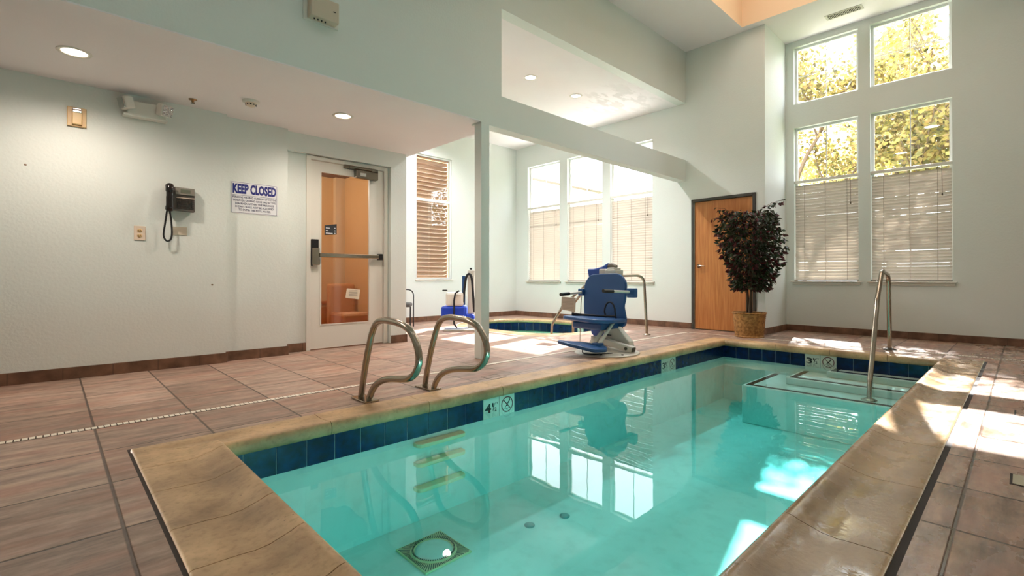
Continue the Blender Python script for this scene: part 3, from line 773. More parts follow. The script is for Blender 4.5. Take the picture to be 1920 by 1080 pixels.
# ------------------------------------------------------------------ pool lift
lift = thing('pool_lift', 'blue and white pool lift chair on the deck by the pool edge', 'pool lift', (4.8, 3.5, 0))
def rounded(poly, r, n=5):
    P = [Vector(p) for p in poly]; N = len(P); out = []
    for i in range(N):
        a = P[i-1]-P[i]; b = P[(i+1) % N]-P[i]; t = min(r, a.length*.48, b.length*.48); a.normalize(); b.normalize()
        for k in range(n+1):
            s = k/n; out.append((P[i]+a*t)*(1-s)**2+P[i]*2*s*(1-s)+(P[i]+b*t)*s*s)
    return out
back = rounded([(0, 3.845, .33), (0, 3.875, .50), (0, 3.885, .80), (0, 3.80, .915), (0, 3.37, .925), (0, 3.265, .83), (0, 3.265, .60), (0, 3.285, .53), (0, 3.235, .36), (0, 3.26, .28)], .09)
mb = MB(); Mx = Matrix.Translation((4.93, 0, 0)); mb.prism([(p.x+.02+(p.z-.3)*.10, p.y, p.z) for p in [v+Vector((4.90, 0, 0)) for v in back]], (.045, 0, 0)); mb.build('backrest', M['blue'], lift, bevel=.012)
seat = rounded([(4.44, 3.36, .352), (4.47, 3.84, .372), (4.62, 3.86, .365), (4.98, 3.85, .34), (4.98, 3.24, .34), (4.60, 3.22, .345)], .07)
mb = MB(); mb.prism(seat, (0, 0, .045)); mb.build('seat', M['blue'], lift, bevel=.014)
mb = MB(); mb.box((4.60, 3.34, .26), (4.95, 3.78, .345)); mb.build('seat_base', M['blue'], lift, bevel=.02)
mb = MB(); mb.box((4.94, 3.13, .635), (5.02, 3.235, .745)); mb.build('arm_bracket', M['blue'], lift, bevel=.01)
mb = MB(); mb.box((4.92, 3.87, .64), (5.0, 3.95, .73)); mb.build('arm_bracket', M['blue'], lift, bevel=.01)
for (a, b) in (((4.98, 3.90, .685), (4.50, 3.868, .665)), ((4.97, 3.20, .70), (4.50, 3.24, .722))):
    A, B = Vector(a), Vector(b); mb = MB(); mb.tube([A, B], .016, 14); ar = mb.build('armrest', M['lift_white'], lift)
    mb = MB(); Cc = B.lerp(A, .33); mb.tube([B+(B-A).normalized()*.01, Cc], .021, 14); mb.build('grip', M['rubber'], ar)
for dy in (0, .07):
    mb = MB(); mb.tube([(4.82, 3.335+dy, .345), (4.43, 3.285+dy, .095)], .021, 12); mb.build('leg_strut', M['lift_white'], lift)
foot = rounded([(4.10, 3.46, .12), (4.12, 3.62, .135), (4.44, 3.46, .10), (4.52, 3.22, .07), (4.40, 3.12, .055), (4.24, 3.18, .06)], .05)
mb = MB(); mb.prism(foot, (0, 0, .038)); mb.build('footrest', M['blue'], lift, bevel=.012)
mb = MB(); mb.box((4.40, 3.24, .07), (4.50, 3.34, .14)); mb.build('foot_bracket', M['blue'], lift, bevel=.008)
# arm housing
mb = MB(); mb.prism([(4.93, 3.585, .10), (4.93, 3.53, .28), (4.93, 3.37, .285), (4.93, 3.195, .118), (4.93, 3.17, .03), (4.93, 3.43, .06)], (.10, 0, 0)); mb.build('arm_housing', M['lift_white'], lift, bevel=.012)
mb = MB(); R45 = Matrix.Translation((4.80, 3.055, .05)) @ Matrix.Rotation(math.radians(9), 4, 'X')
mb.box((-.03, 0, -.034), (.05, .46, .034), R45); mb.build('lift_arm', M['lift_white'], lift, bevel=.006)
mb = MB(); mb.box((-.034, -.006, -.022), (.04, -.0005, .024), R45); mb.build('arm_end_cap', M['black'], lift)
mb = MB(); mb.lathe([(.018, -.012), (.018, 0)], (4.769, 3.13, .06), 14, 'x'); mb.build('pivot_bolt', M['dark_metal'], lift)
mb = MB(); mb.box((4.922, 3.44, .165), (4.929, 3.50, .18)); mb.build('badge', M['black'], lift)
# base plate, mast, controller and covers
mb = MB(); mb.lathe([(.36, .0), (.36, .008), (.345, .014), (.001, .014)], (4.70, 3.34, 0), 40, sx=1.1, sy=1.0); mb.build('base_plate', M['lift_white'], lift)
for bx, by in ((4.42, 3.22), (4.58, 3.05), (4.55, 3.52)):
    mb = MB(); mb.lathe([(.014, .014), (.014, .024), (.001, .026)], (bx, by, 0), 10); mb.build('anchor_bolt', M['dark_metal'], lift)
mb = MB(); mb.box((5.06, 3.60, .012), (5.16, 3.72, .98)); mb.build('mast', M['lift_white'], lift, bevel=.01)
mb = MB(); mb.lathe([(.11, .014), (.105, .05), (.06, .11), (.055, .16)], (4.80, 3.58, 0), 24); mb.build('pedestal', M['lift_white'], lift)
mb = MB(); mb.prism([(5.0, 3.83, .30), (5.0, 3.60, .30), (5.0, 3.64, .16), (5.0, 3.68, .13), (5.0, 3.76, .13), (5.0, 3.80, .16)], (.07, 0, 0)); mb.build('blue_pouch', M['blue_cloth'], lift, bevel=.015)
mb = MB(); mb.box((5.04, 3.46, .90), (5.22, 3.62, .97)); mb.box((5.06, 3.48, .97), (5.20, 3.60, .995)); mb.build('control_box', M['lift_white'], lift, bevel=.012)
mb = MB(); mb.tube([(5.12, 3.50, 1.0), (5.12, 3.56, 1.025), (5.12, 3.64, 1.01)], [.03, .036, .03], 12); mb.build('handset', plain('taupe_rubber', srgb(120, 112, 100), .5), lift)
cov = [(5.08, 3.93, .985), (5.08, 3.90, .86), (5.08, 3.62, .88), (5.08, 3.60, 1.06), (5.08, 3.70, 1.01), (5.08, 3.83, .985)]
mb = MB(); mb.prism(cov, (.14, 0, 0)); mb.build('fabric_cover', M['blue_cloth'], lift, bevel=.02)
# belt
mb = MB(); arc = [(4.86, 3.47+.0, .385)]+[(4.84, 3.40+.075*math.cos(a), .46+.12*math.sin(a)) for a in [PI*k/10 for k in range(11)]]+[(4.86, 3.325, .385)]
mb.tube(arc, .010, 8); mb.build('seat_belt', M['strap'], lift)
mb = MB(); mb.tube([(4.62, 3.80, .425), (4.68, 3.70, .42), (4.80, 3.50, .41), (4.88, 3.34, .41)], [.022, .014, .012, .014], 10); mb.build('belt_strap', M['strap'], lift)
mb = MB(); mb.tube(catmull([(4.98, 3.93, .66), (4.96, 3.93, .5), (4.95, 3.93, .3), (4.94, 3.93, .03)], 4), .006, 8); mb.build('cable', M['chrome'], lift)
mb = MB(); mb.tube(catmull([(4.45, 3.50, .06), (4.36, 3.42, .02), (4.40, 3.30, .018), (4.6, 3.2, .02)], 4), .006, 8); mb.build('cable', M['rubber'], lift)

# ------------------------------------------------------------------ second lift by the hot tub
d = thing('hot_tub_lift', 'white hot tub lift with black straps and bright blue seat, half behind the column', 'pool lift', (5.0, 6.45, 0))
ox, oy = 5.0, 6.45     # local frame: r = image right (0.725,-0.688)
rr = Vector((.725, -.688, 0)); ff = Vector((-.688, -.725, 0))
def L(a, b, z): return Vector((ox, oy, 0))+rr*a+ff*b+Vector((0, 0, z))
def lbox(mb, a0, a1, b0, b1, z0, z1):
    vs = [L(a, b, z) for z in (z0, z1) for b in (b0, b1) for a in (a0, a1)]
    mb.add(vs, [(0, 2, 3, 1), (4, 5, 7, 6), (0, 1, 5, 4), (2, 6, 7, 3), (0, 4, 6, 2), (1, 3, 7, 5)])
mb = MB(); lbox(mb, -.30, .22, -.2, .25, 0, .03); mb.build('base_plate', M['lift_white'], d, bevel=.01)
mb = MB(); lbox(mb, -.34, .06, -.18, .2, .17, .40); mb.build('seat', M['blue_bright'], d, bevel=.03)
mb = MB(); lbox(mb, -.02, .20, -.1, .12, .16, .27); mb.build('footrest', M['blue_bright'], d, bevel=.04)
mb = MB(); lbox(mb, -.27, .03, -.1, .18, .40, .63); mb.build('back_shell', M['white_plastic'], d, bevel=.04)
mb = MB(); lbox(mb, -.34, -.26, -.02, .04, .645, .67); mb.build('grip', M['rubber'], d, bevel=.008)
mb = MB(); lbox(mb, .08, .20, -.08, .06, .03, 1.0); mb.build('mast', M['lift_white'], d, bevel=.015)
mb = MB(); mb.tube([L(-.1, .22, .62), L(-.12, .24, .5), L(-.12, .24, .3), L(-.12, .24, .12), L(-.07, .26, .06)], .014, 8); mb.tube([L(-.1, .22, .62), L(-.04, .2, .655)], .014, 8); mb.build('strap', M['strap'], d)
mb = MB(); mb.tube(catmull([L(.02, .14, .46), L(.04, .14, .7), L(.07, .14, .88), L(.12, .14, .93), L(.16, .14, .85), L(.18, .14, .6), L(.20, .14, .3)], 4), [.02]*24+[.012]*1, 8); mb.build('strap', M['strap'], d)
mb = MB(); lbox(mb, .00, .05, .1, .14, .42, .90); mb.build('side_panel', M['blue'], d, bevel=.01)
mb = MB(); mb.tube([L(.14, .1, 1.0), L(.14, .1, 1.03)], .02, 10); mb.build('knob', M['rubber'], d)
# ------------------------------------------------------------------ black chair behind the left wall
d = thing('side_chair', 'black metal side chair partly hidden behind the wall corner', 'chair', (4.5, 7.5, 0))
rr = Vector((.80, -.6, 0)); ff = Vector((-.6, -.8, 0)); ox, oy = 4.52, 7.62
mb = MB(); mb.tube(fillet([L(.22, 0, 0), L(.22, 0, .66), L(-.22, 0, .66), L(-.22, 0, 0)], .12, 8), .011, 10); mb.build('hoop_frame', M['black'], d)
mb = MB(); lbox(mb, -.20, .20, -.05, .30, .36, .43); mb.build('seat', plain('charcoal_seat', srgb(88, 88, 88), .6), d, bevel=.03)
for a in (-.19, .19):
    mb = MB(); mb.tube([L(a, .28, 0), L(a, .28, .37)], .011, 10); mb.build('leg', M['black'], d)

# ------------------------------------------------------------------ windows and blinds
def window_x(idx, xp, y0, y1, z0, z1, rev, mid=None, muntin=True, sill=True):
    """window in a wall whose room face is X=xp; frame sits rev behind it"""
    w = sthing('window_%d' % idx, (xp+rev, (y0+y1)/2, z0))
    fx0, fx1 = xp+rev, xp+rev+.04; t = .035
    mb = MB(); mb.box((fx0, y0, z0), (fx1, y0+t, z1)); mb.box((fx0, y1-t, z0), (fx1, y1, z1)); mb.box((fx0, y0+t, z0), (fx1, y1-t, z0+t)); mb.box((fx0, y0+t, z1-t), (fx1, y1-t, z1))
    if mid: mb.box((fx0, y0+t, mid-.03), (fx1, y1-t, mid+.03))
    mb.build('frame', M['white_frame'], w, bevel=.004)
    if muntin:
        mb = MB(); zz = [(mid+.03 if mid else z0, z1)]
        if mid: zz.append((z0, mid-.03))
        for a, b in zz:
            mb.box((fx0+.022, (y0+y1)/2-.006, a), (fx0+.03, (y0+y1)/2+.006, b)); c = (a+b)/2; mb.box((fx0+.0225, y0, c-.006), (fx0+.0295, y1, c+.006))
        mb.build('muntins', M['white_frame'], w)
    mb = MB(); mb.box((fx0+.014, y0+.01, z0+.01), (fx0+.018, y1-.01, z1-.01)); mb.build('pane', M['glass'], w)
    if sill:
        mb = MB(); mb.box((xp-.045, y0-.045, z0-.022), (xp+rev, y1+.045, z0)); mb.box((xp-.018, y0-.025, z0-.062), (xp, y1+.025, z0-.022)); mb.build('window_sill', M['white_paint'], w, bevel=.006)
    return w
def blind_x(xp, y0, y1, z0, z1, label, group, mat, tilt=62, pitch=.0465, wandside=-1, closed=0, seed=1):
    rnd = random.Random(seed)
    x = xp+.045
    d = thing('window_blind', label, 'blind', (x, (y0+y1)/2, z0), group)
    mb = MB(); mb.box((xp+.005, y0+.004, z1-.045), (xp+.07, y1-.004, z1)); mb.build('headrail', M['ivory2'] if closed else M['white_paint'], d, bevel=.004)
    mb = MB(); mb.box((x-.025, y0+.008, z0+.002), (x+.025, y1-.008, z0+.022)); mb.build('bottom_rail', mat, d, bevel=.004)
    mb = MB(); n = int((z1-.05-z0-.03)/pitch); w = .0262
    for k in range(n):
        z = z0+.045+k*pitch; f = k/n
        a = math.radians(tilt+rnd.uniform(-2, 2)-(6 if f < .28 else 0)*(1 if f < .2 else .5))
        dy = rnd.uniform(-.002, .002); dz = rnd.uniform(-.002, .002)
        ca, sa = math.cos(a)*w, math.sin(a)*w
        # cross section curved, room side edge down
        pr = [(-ca, -sa), (-ca*.4+sa*.17, -sa*.4-ca*.17), (ca*.4+sa*.17, sa*.4-ca*.17), (ca, sa)]
        pr = [(px, pz) for px, pz in pr]; th = .0014
        vs = []
        for yy in (y0+.010+dy, y1-.010+dy):
            for px, pz in pr: vs.append((x+px, yy, z+pz+dz))
            for px, pz in reversed(pr): vs.append((x+px+sa/w*th, yy, z+pz+dz-ca/w*th))
        m = 8
        mb.add(vs, [(i, (i+1) % m, m+(i+1) % m, m+i) for i in range(m)]+[tuple(range(m))[::-1], tuple(range(m, 2*m))])
    mb.build('slats', mat, d)
    mb = MB(); W = y1-y0
    for fy in (.17, .5, .83):
        yy = y0+W*fy; mb.box((x-.028, yy-.0022, z0+.02), (x-.0265, yy+.0022, z1-.04)); mb.box((x+.0265, yy-.002, z0+.02), (x+.028, yy+.002, z1-.04))
    mb.build('ladder_cords', plain('taupe_cord', srgb(128, 116, 100), .8), d)
    yy = y0+W*(.12 if wandside < 0 else .88)
    mb = MB(); mb.tube([(x-.034, yy, z1-.04), (x-.034, yy-.004, z1-.42)], .003, 6); mb.lathe([(.001, 0), (.008, .008), (.008, .03), (.002, .04)], (x-.034, yy-.004, z1-.46), 8); mb.build('pull_cord', plain('dark_cord', srgb(90, 78, 62), .7), d)
    return d
names = ['left', 'middle', 'right']
order = [2, 1, 0]
for i, (a, b) in enumerate(reversed(spa_win)):
    window_x(i+1, XD, a, b, .80, 3.39, .075, mid=2.43 if 0 else None)
    blind_x(XD, a, b, .805, 2.46, names[i]+' blind of the three windows beyond the hot tub', 'hot tub window blinds', M['slat'], 72 if i == 0 else 74, seed=i, wandside=-1)
lbs = ['lowered beige blind nearest the corner plant, left of the two right-hand windows', 'wider lowered beige blind behind the stair rail, right of the two right-hand windows']
for i, (a, b) in enumerate(rw):
    window_x(4+i, XW, a, b, .82, 3.33, .075); window_x(8+i, XW, a, b, 3.72, 4.66, .075, sill=False)
    blind_x(XW, a, b, .825, 2.46, lbs[i], 'blinds on the right-hand wall', M['slat'], 70, seed=10+i)
# interior window with tan blind (wall_spa)
w = sthing('window_12', (5.63, YS+.03, .84))
x0, x1, z0, z1 = 5.20, 6.06, .84, 3.32; yb = YS+.03
mb = MB(); mb.box((x0, yb, z0), (x0+.03, yb+.05, z1)); mb.box((x1-.03, yb, z0), (x1, yb+.05, z1)); mb.box((x0+.03, yb, z0), (x1-.03, yb+.05, z0+.03)); mb.box((x0+.03, yb, z1-.03), (x1-.03, yb+.05, z1)); mb.box((x0+.03, yb, 2.40), (x1-.03, yb+.05, 2.45))
mb.build('frame', M['white_frame'], w, bevel=.004)
mb = MB(); mb.box((x0-.02, YS-.02, z0-.03), (x1+.03, YS+.03, z0)); mb.build('window_sill', M['white_paint'], w, bevel=.004)
mb = MB(); mb.box((x0+.02, yb+.02, z0+.02), (x1-.02, yb+.024, z1-.02)); mb.build('pane', M['glass2'], w)
wobj('wall_office', M['orange_wall'], ('y', YS+.9, .1, 4.6, 6.8, .3, 3.8))
d = thing('window_blind', 'tan horizontal blind behind the tall interior window left of the column', 'blind', (5.63, YS+.09, .85))
mb = MB()
z = .88
while z < 3.28:
    a = math.radians(74); w2 = .054; ca, sa = math.cos(a)*w2/1.0, math.sin(a)*w2
    mb.prism([(x0+.03, YS+.11-ca, z-sa), (x0+.03, YS+.11-ca*.3+.012, z-sa*.3), (x0+.03, YS+.11+ca, z+sa), (x0+.03, YS+.113+ca, z+sa), (x0+.03, YS+.113-ca*.3+.012, z-sa*.3), (x0+.03, YS+.113-ca, z-sa)], (x1-x0-.06, 0, 0)); z += .086
mb.build('slats', M['slat_brown'], d)
mb = MB(); mb.box((x0+.04, YS+.07, 3.27), (x1-.04, YS+.15, 3.31)); mb.build('headrail', M['slat_brown'], d)

# ------------------------------------------------------------------ glazed door
dr = sthing('door_1', (2.73, 5.87, 0))
YD = 5.86
mb = MB(); mb.box((2.20, YD-.01, 0), (2.25, 6.0, 2.333)); mb.box((3.215, YD-.01, 0), (3.27, 6.0, 2.333)); mb.box((2.25, YD-.01, 2.285), (3.215, 6.0, 2.333)); mb.build('frame', M['white_paint'], dr, bevel=.004)
mb = MB(); wall(mb, 'y', YD+.01, .045, 2.256, 3.208, .012, 2.278, [(2.375, 3.02, .30, 2.155)]); mb.build('door_leaf', M['white_paint'], dr)
mb = MB(); mb.box((2.37, YD+.005, .29), (2.385, YD+.012, 2.165)); mb.box((3.01, YD+.005, .29), (3.03, YD+.012, 2.165)); mb.box((2.385, YD+.005, .29), (3.01, YD+.012, .305)); mb.box((2.385, YD+.005, 2.15), (3.01, YD+.012, 2.165)); mb.build('glazing_bead', M['white_paint'], dr)
mb = MB(); mb.box((2.375, YD+.03, .30), (3.02, YD+.036, 2.155)); mb.build('pane', M['glass'], dr)
mb = MB(); mb.box((2.262, YD-.045, 1.02), (2.345, YD+.01, 1.225)); mb.build('latch_box', M['steel_b'], dr, bevel=.006)
mb = MB(); mb.box((2.258, YD-.02, 1.225), (2.345, YD+.01, 1.33)); mb.box((2.258, YD-.018, 1.01), (2.275, YD+.01, 1.225)); mb.build('lock_housing', M['black'], dr, bevel=.005)
mb = MB(); mb.box((2.345, YD-.055, 1.115), (3.12, YD-.03, 1.165)); mb.build('push_bar', M['steel_b'], dr, bevel=.006)
mb = MB(); mb.box((3.12, YD-.058, 1.10), (3.175, YD+.01, 1.18)); mb.build('bar_end', M['black'], dr, bevel=.006)
mb = MB(); mb.box((2.80, YD-.07, 2.135), (3.10, YD+.01, 2.235)); mb.build('closer_body', M['closer'], dr, bevel=.008)
mb = MB(); mb.box((2.66, YD-.03, 2.24), (3.12, YD+.01, 2.285)); mb.box((3.0, YD-.09, 2.235), (3.09, YD-.02, 2.26)); mb.tube([(3.04, YD-.075, 2.25), (2.72, YD-.04, 2.262)], .012, 8); mb.build('closer_arm', M['closer'], dr, bevel=.003)
mb = MB(); mb.box((2.85, YD-.072, 2.16), (2.93, YD-.0705, 2.20)); mb.build('closer_label', M['chrome'], dr)
mb = MB(); mb.box((3.10, YD+.004, .235), (3.16, YD+.0095, .243)); mb.build('screw_cap', M['dark_metal'], dr)
d = thing('room_sign', 'small dark sign stuck on the left door glass', 'sign', (2.50, YD+.028, 1.39))
mb = MB(); mb.prism([(2.435, YD+.026, 1.39), (2.585, YD+.026, 1.405), (2.585, YD+.026, 1.535), (2.435, YD+.026, 1.51)], (0, .0035, 0)); mb.build('plate', M['slate'], d)
for k, ww in enumerate((.05, .03, .085)):
    mb = MB(); zz = 1.482-k*.032; mb.box((2.448, YD+.0245, zz-.008), (2.448+ww, YD+.0258, zz+.002)); mb.build('lettering', M['sign_white'], d)
    mb = MB(); mb.box((2.556, YD+.0245, zz-.006), (2.568, YD+.0258, zz+.006)); mb.build('symbol', M['sign_white'], d)
d = thing('paper_notice', 'white paper notice taped low on the door glass', 'sign', (2.80, YD+.028, .60))
mb = MB(); mb.prism([(2.700, YD+.0285, .615), (2.882, YD+.0285, .590), (2.90, YD+.0285, .715), (2.72, YD+.0285, .735)], (0, .001, 0)); mb.build('sheet', M['paper'], d)
mb = MB()
for k in range(4): mb.box((2.745, YD+.0276, .70-k*.02), (2.86, YD+.0282, .705-k*.02))
mb.build('printed_lines', M['inkgrey'], d)
# lobby chair seen through the glass
d = thing('lobby_chair', 'orange lobby chair seen through the door glass', 'chair', (3.15, 6.9, 0))
mb = MB(); mb.box((3.0, 6.6, .0), (3.42, 7.1, .36)); mb.build('seat', plain('rust_upholstery', srgb(196, 128, 74), .7), d, bevel=.04)
mb = MB(); mb.box((3.0, 7.1, .0), (3.42, 7.22, .78)); mb.build('backrest', plain('rust_upholstery_back', srgb(206, 146, 92), .7), d, bevel=.04)

# ------------------------------------------------------------------ oak door
dr = sthing('door_2', (XD, 3.37, 0))
mb = MB(); mb.box((XD-.02, 3.85, 0), (XD+.1, 3.895, 2.195)); mb.box((XD-.02, 2.855, 0), (XD+.1, 2.90, 2.195)); mb.box((XD-.02, 2.90, 2.15), (XD+.1, 3.85, 2.195)); mb.build('frame', M['dark_metal'], dr, bevel=.003)
mb = MB(); mb.box((XD+.012, 2.905, .012), (XD+.055, 3.845, 2.145)); mb.build('door_leaf', M['wood'], dr)
mb = MB(); mb.box((XD+.06, 2.9, 0), (XD+.1, 3.85, 2.15)); mb.build('door_back', M['black'], dr)
mb = MB(); mb.box((XD, 2.9, -.03), (XD+.12, 3.85, .004)); mb.build('threshold', M['dark_metal'], dr)
mb = MB(); mb.lathe([(.032, 0), (.032, -.008), (.012, -.014), (.011, -.05)], (XD+.012, 3.775, 1.065), 20, 'x'); mb.tube([(XD-.04, 3.775, 1.065), (XD-.042, 3.72, 1.068), (XD-.04, 3.65, 1.062)], [.012, .011, .009], 10); mb.build('lever_handle', M['steel_b'], dr)
mb = MB(); mb.box((XD+.008, 3.425, 1.525), (XD+.0118, 3.455, 1.64)); mb.build('door_plate', M['sign_white'], dr, bevel=.001)

# ------------------------------------------------------------------ things on the left wall
YA = 5.64
d = thing('wall_alarm', 'small cream alarm unit high on the left wall beside the emergency light', 'alarm', (.16, YA, 2.17))
mb = MB(); mb.box((.10, YA-.022, 2.172), (.226, YA, 2.336)); mb.build('back_plate', M['cream_plastic'], d, bevel=.004)
mb = MB(); mb.box((.131, YA-.045, 2.186), (.197, YA-.02, 2.30)); mb.build('cover', plain('amber_cover', srgb(224, 186, 126), .35), d, bevel=.006)
mb = MB(); mb.box((.133, YA-.050, 2.285), (.195, YA-.02, 2.325)); mb.build('strobe_lens', M['chrome'], d, bevel=.006)
mb = MB(); mb.box((.138, YA-.052, 2.302), (.19, YA-.0495, 2.316)); mb.build('lens_window', plain('brown_lens', srgb(90, 56, 40), .3), d)
d = thing('emergency_light', 'twin-head emergency light high on the left wall', 'lamp', (.62, YA, 2.33))
mb = MB(); mb.box((.50, YA-.09, 2.345), (.79, YA, 2.475)); mb.build('housing', M['white_plastic'], d, bevel=.008)
mb = MB(); mb.box((.47, YA-.10, 2.335), (.80, YA-.0, 2.352)); mb.build('base', M['white_plastic'], d, bevel=.004)
def lamp_head(c, yaw, mat_front, nm):
    Mh = Matrix.Translation(c) @ Matrix.Rotation(yaw, 4, 'Z') @ Matrix.Rotation(math.radians(15), 4, 'X')
    mb = MB(); vs = []
    mb.box((-.055, -.03, -.055), (.055, .045, .055), Mh); hd = mb.build(nm, M['white_plastic'], d, bevel=.012)
    mb = MB(); mb.box((-.047, -.042, -.047), (.047, -.029, .047), Mh); mb.build('lens', mat_front, hd, bevel=.006)
lamp_head((.485, YA-.11, 2.435), math.radians(-70), M['chrome'], 'lamp_head')
lamp_head((.775, YA-.125, 2.425), math.radians(30), M['foil'], 'lamp_head')
d = thing('wall_phone', 'black wall telephone with hanging cord on the left wall', 'telephone', (.9, YA, 1.5))
mb = MB(); mb.prism([(.80, YA-.075, 1.515), (1.025, YA-.075, 1.505), (1.025, YA-.06, 1.735), (.80, YA-.06, 1.74)], (0, .06, 0)); mb.build('body', M['phone_body'], d, bevel=.008)
mb = MB(); mb.box((.865, YA-.078, 1.665), (1.02, YA-.06, 1.732)); mb.build('top_panel', M['phone_grey'], d, bevel=.003)
mb = MB(); mb.box((.905, YA-.081, 1.682), (.985, YA-.076, 1.715)); mb.build('display', M['lcd'], d)
mb = MB(); mb.box((.872, YA-.080, 1.632), (1.02, YA-.0745, 1.638)); mb.build('label_strip', M['ivory'], d)
mb = MB()
for r in range(5):
    for c in range(6): mb.box((.880+c*.0235, YA-.083, 1.535+r*.019), (.896+c*.0235, YA-.0755, 1.546+r*.019))
mb.build('buttons', M['button'], d)
mb = MB(); mb.tube(catmull([(.812, YA-.105, 1.51), (.812, YA-.125, 1.535), (.812, YA-.128, 1.60), (.812, YA-.128, 1.66), (.812, YA-.125, 1.71), (.812, YA-.105, 1.74)], 5), [.022]+[.034]*5+[.030]*7+[.028]*4+[.034]*8+[.022], 14); mb.build('handset', M['phone_black'], d)
mb = MB(); mb.tube(catmull([(.795, YA-.10, 1.50), (.785, YA-.07, 1.38), (.775, YA-.06, 1.27), (.795, YA-.06, 1.22), (.825, YA-.06, 1.225), (.84, YA-.06, 1.28), (.835, YA-.06, 1.40), (.822, YA-.07, 1.50)], 6), .008, 8); mb.build('cord', M['rubber'], d)
d = thing('outlet', 'ivory power outlet on the left wall, left of the telephone', 'outlet', (.60, YA, 1.21))
mb = MB(); mb.box((.558, YA-.007, 1.215), (.645, YA, 1.348)); mb.build('cover_plate', M['ivory'], d, bevel=.003)
for zz in (1.258, 1.305):
    mb = MB(); mb.lathe([(.018, 0), (.018, -.003), (.001, -.003)], (.60, YA-.007, zz), 16, 'y'); so = mb.build('socket', M['cream_plastic'], d)
    mb = MB(); mb.box((.592, YA-.0112, zz-.004), (.595, YA-.0101, zz+.007)); mb.box((.605, YA-.0112, zz-.004), (.608, YA-.0101, zz+.007)); mb.build('slots', M['hole'], so)
mb = MB(); mb.box((.85, YA-.006, 1.28), (.972, YA, 1.362)); tag(mb.build('blank_plate', M['ivory2'], bevel=.003), 'blank beige cover plate on the wall below the telephone', 'plate')
for x, z, lb in ((-.15, 1.795, 'chipped hole in the left wall under the lamp glow'), (1.188, .797, 'tiny dark hole low on the left wall near its corner')):
    mb = MB(); mb.lathe([(.008, 0), (.006, -.0015), (.001, -.002)], (x, YA, z), 7, 'y', sx=1.3); tag(mb.build('wall_hole', plain('chipped_plaster', srgb(112, 86, 64), .9)), lb, 'wall damage')
# KEEP CLOSED sign
YB = 5.72
d = thing('warning_sign', 'white KEEP CLOSED sign with blue lettering left of the glazed door', 'sign', (1.6, YB, 1.55))
sx0, sx1, sz0, sz1 = 1.372, 1.832, 1.552, 1.886
mb = MB(); mb.box((sx0, YB-.004, sz0), (sx1, YB, sz1)); mb.build('panel', M['sign_white'], d)
mb = MB(); y0, y1 = YB-.0046, YB-.004
for a, b in (((sx0+.006, sz0+.006), (sx1-.006, sz0+.009)), ((sx0+.006, sz1-.009), (sx1-.006, sz1-.006)), ((sx0+.006, sz0+.009), (sx0+.009, sz1-.009)), ((sx1-.009, sz0+.009), (sx1-.006, sz1-.009)), ((sx0+.009, 1.742), (sx1-.009, 1.745))):
    mb.box((a[0], y0, a[1]), (b[0], y1, b[1]))
mb.build('border_lines', M['ink2'], d)
cx = (sx0+sx1)/2
text_part('KEEP CLOSED', 'headline', M['ink'], d, (cx, YB-.0042, 1.760), (1, 0, 0), (0, 0, 1), .106, .43, align='CENTER', bold=.05)
for k, (tx, ww) in enumerate((('PERSONS HAVING CURRENTLY ACTIVE', .43), ('DIARRHEA OR WHO HAVE HAD ACTIVE', .42), ('DIARRHEA WITHIN THE PREVIOUS', .38), ('14 DAYS SHALL NOT BE ALLOWED', .38), ('TO ENTER THE POOL WATER', .32))):
    text_part(tx, 'small_print', M['ink2'], d, (cx, YB-.0042, 1.712-k*.033), (1, 0, 0), (0, 0, 1), .021, ww, align='CENTER', bold=.02)

# ------------------------------------------------------------------ ceiling fittings
def can_light(x, y, z, label, group, mat, loc=None):
    d = thing('recessed_light', label, 'lamp', (x, y, z), group)
    mb = MB(); mb.lathe([(.075, .002), (.078, -.006), (.098, -.008), (.104, -.003), (.104, .0)], (x, y, z), 36); mb.build('trim_ring', M['white_paint'], d)
    mb = MB(); mb.lathe([(.001, -.002), (.076, -.002)], (x, y, z), 28); mb.build('lens', mat, d)
    return d
c1 = can_light(.125, 4.865, ZL, 'lit recessed ceiling light nearest the camera at top left', 'recessed lights over the left deck', M['lamp_on'])
c2 = copy_tree(c1, (2.20, 4.865, ZL), 'lit recessed ceiling light in front of the glazed door')
s1 = can_light(5.21, 5.08, ZS, 'left recessed light in the high white ceiling over the hot tub', 'recessed lights over the hot tub', M['lamp_cool'])
s2 = copy_tree(s1, (6.28, 5.08, ZS), 'right recessed light in the high white ceiling over the hot tub')
s3 = copy_tree(s1, (5.29, 7.30, ZS), 'recessed light over the back of the hot tub, hidden by the bulkhead')
d = thing('smoke_detector', 'round smoke detector on the low ceiling', 'smoke detector', (1.38, 5.06, ZL))
mb = MB(); mb.lathe([(.075, 0), (.075, -.012), (.06, -.02), (.05, -.022)], (1.38, 5.06, ZL), 32); mb.build('base', M['white_plastic'], d)
mb = MB(); mb.lathe([(.05, -.02), (.045, -.04), (.03, -.052), (.012, -.058), (.001, -.058)], (1.38, 5.06, ZL), 24); mb.build('sensor_head', M['ivory'], d)
mb = MB()
for k in range(10): a = 2*PI*k/10; mb.box((1.38+.042*math.cos(a)-.006, 5.06+.042*math.sin(a)-.006, ZL-.043), (1.38+.042*math.cos(a)+.006, 5.06+.042*math.sin(a)+.006, ZL-.034))
mb.build('vents', M['hole'], d)
d = thing('sprinkler_head', 'small brass sprinkler head on the low ceiling near the left wall', 'sprinkler', (.97, 5.39, ZL))
mb = MB(); mb.lathe([(.035, 0), (.035, -.004), (.012, -.01), (.008, -.03)], (.97, 5.39, ZL), 20); mb.build('escutcheon', plain('brass', srgb(150, 120, 84), .35, .9), d)
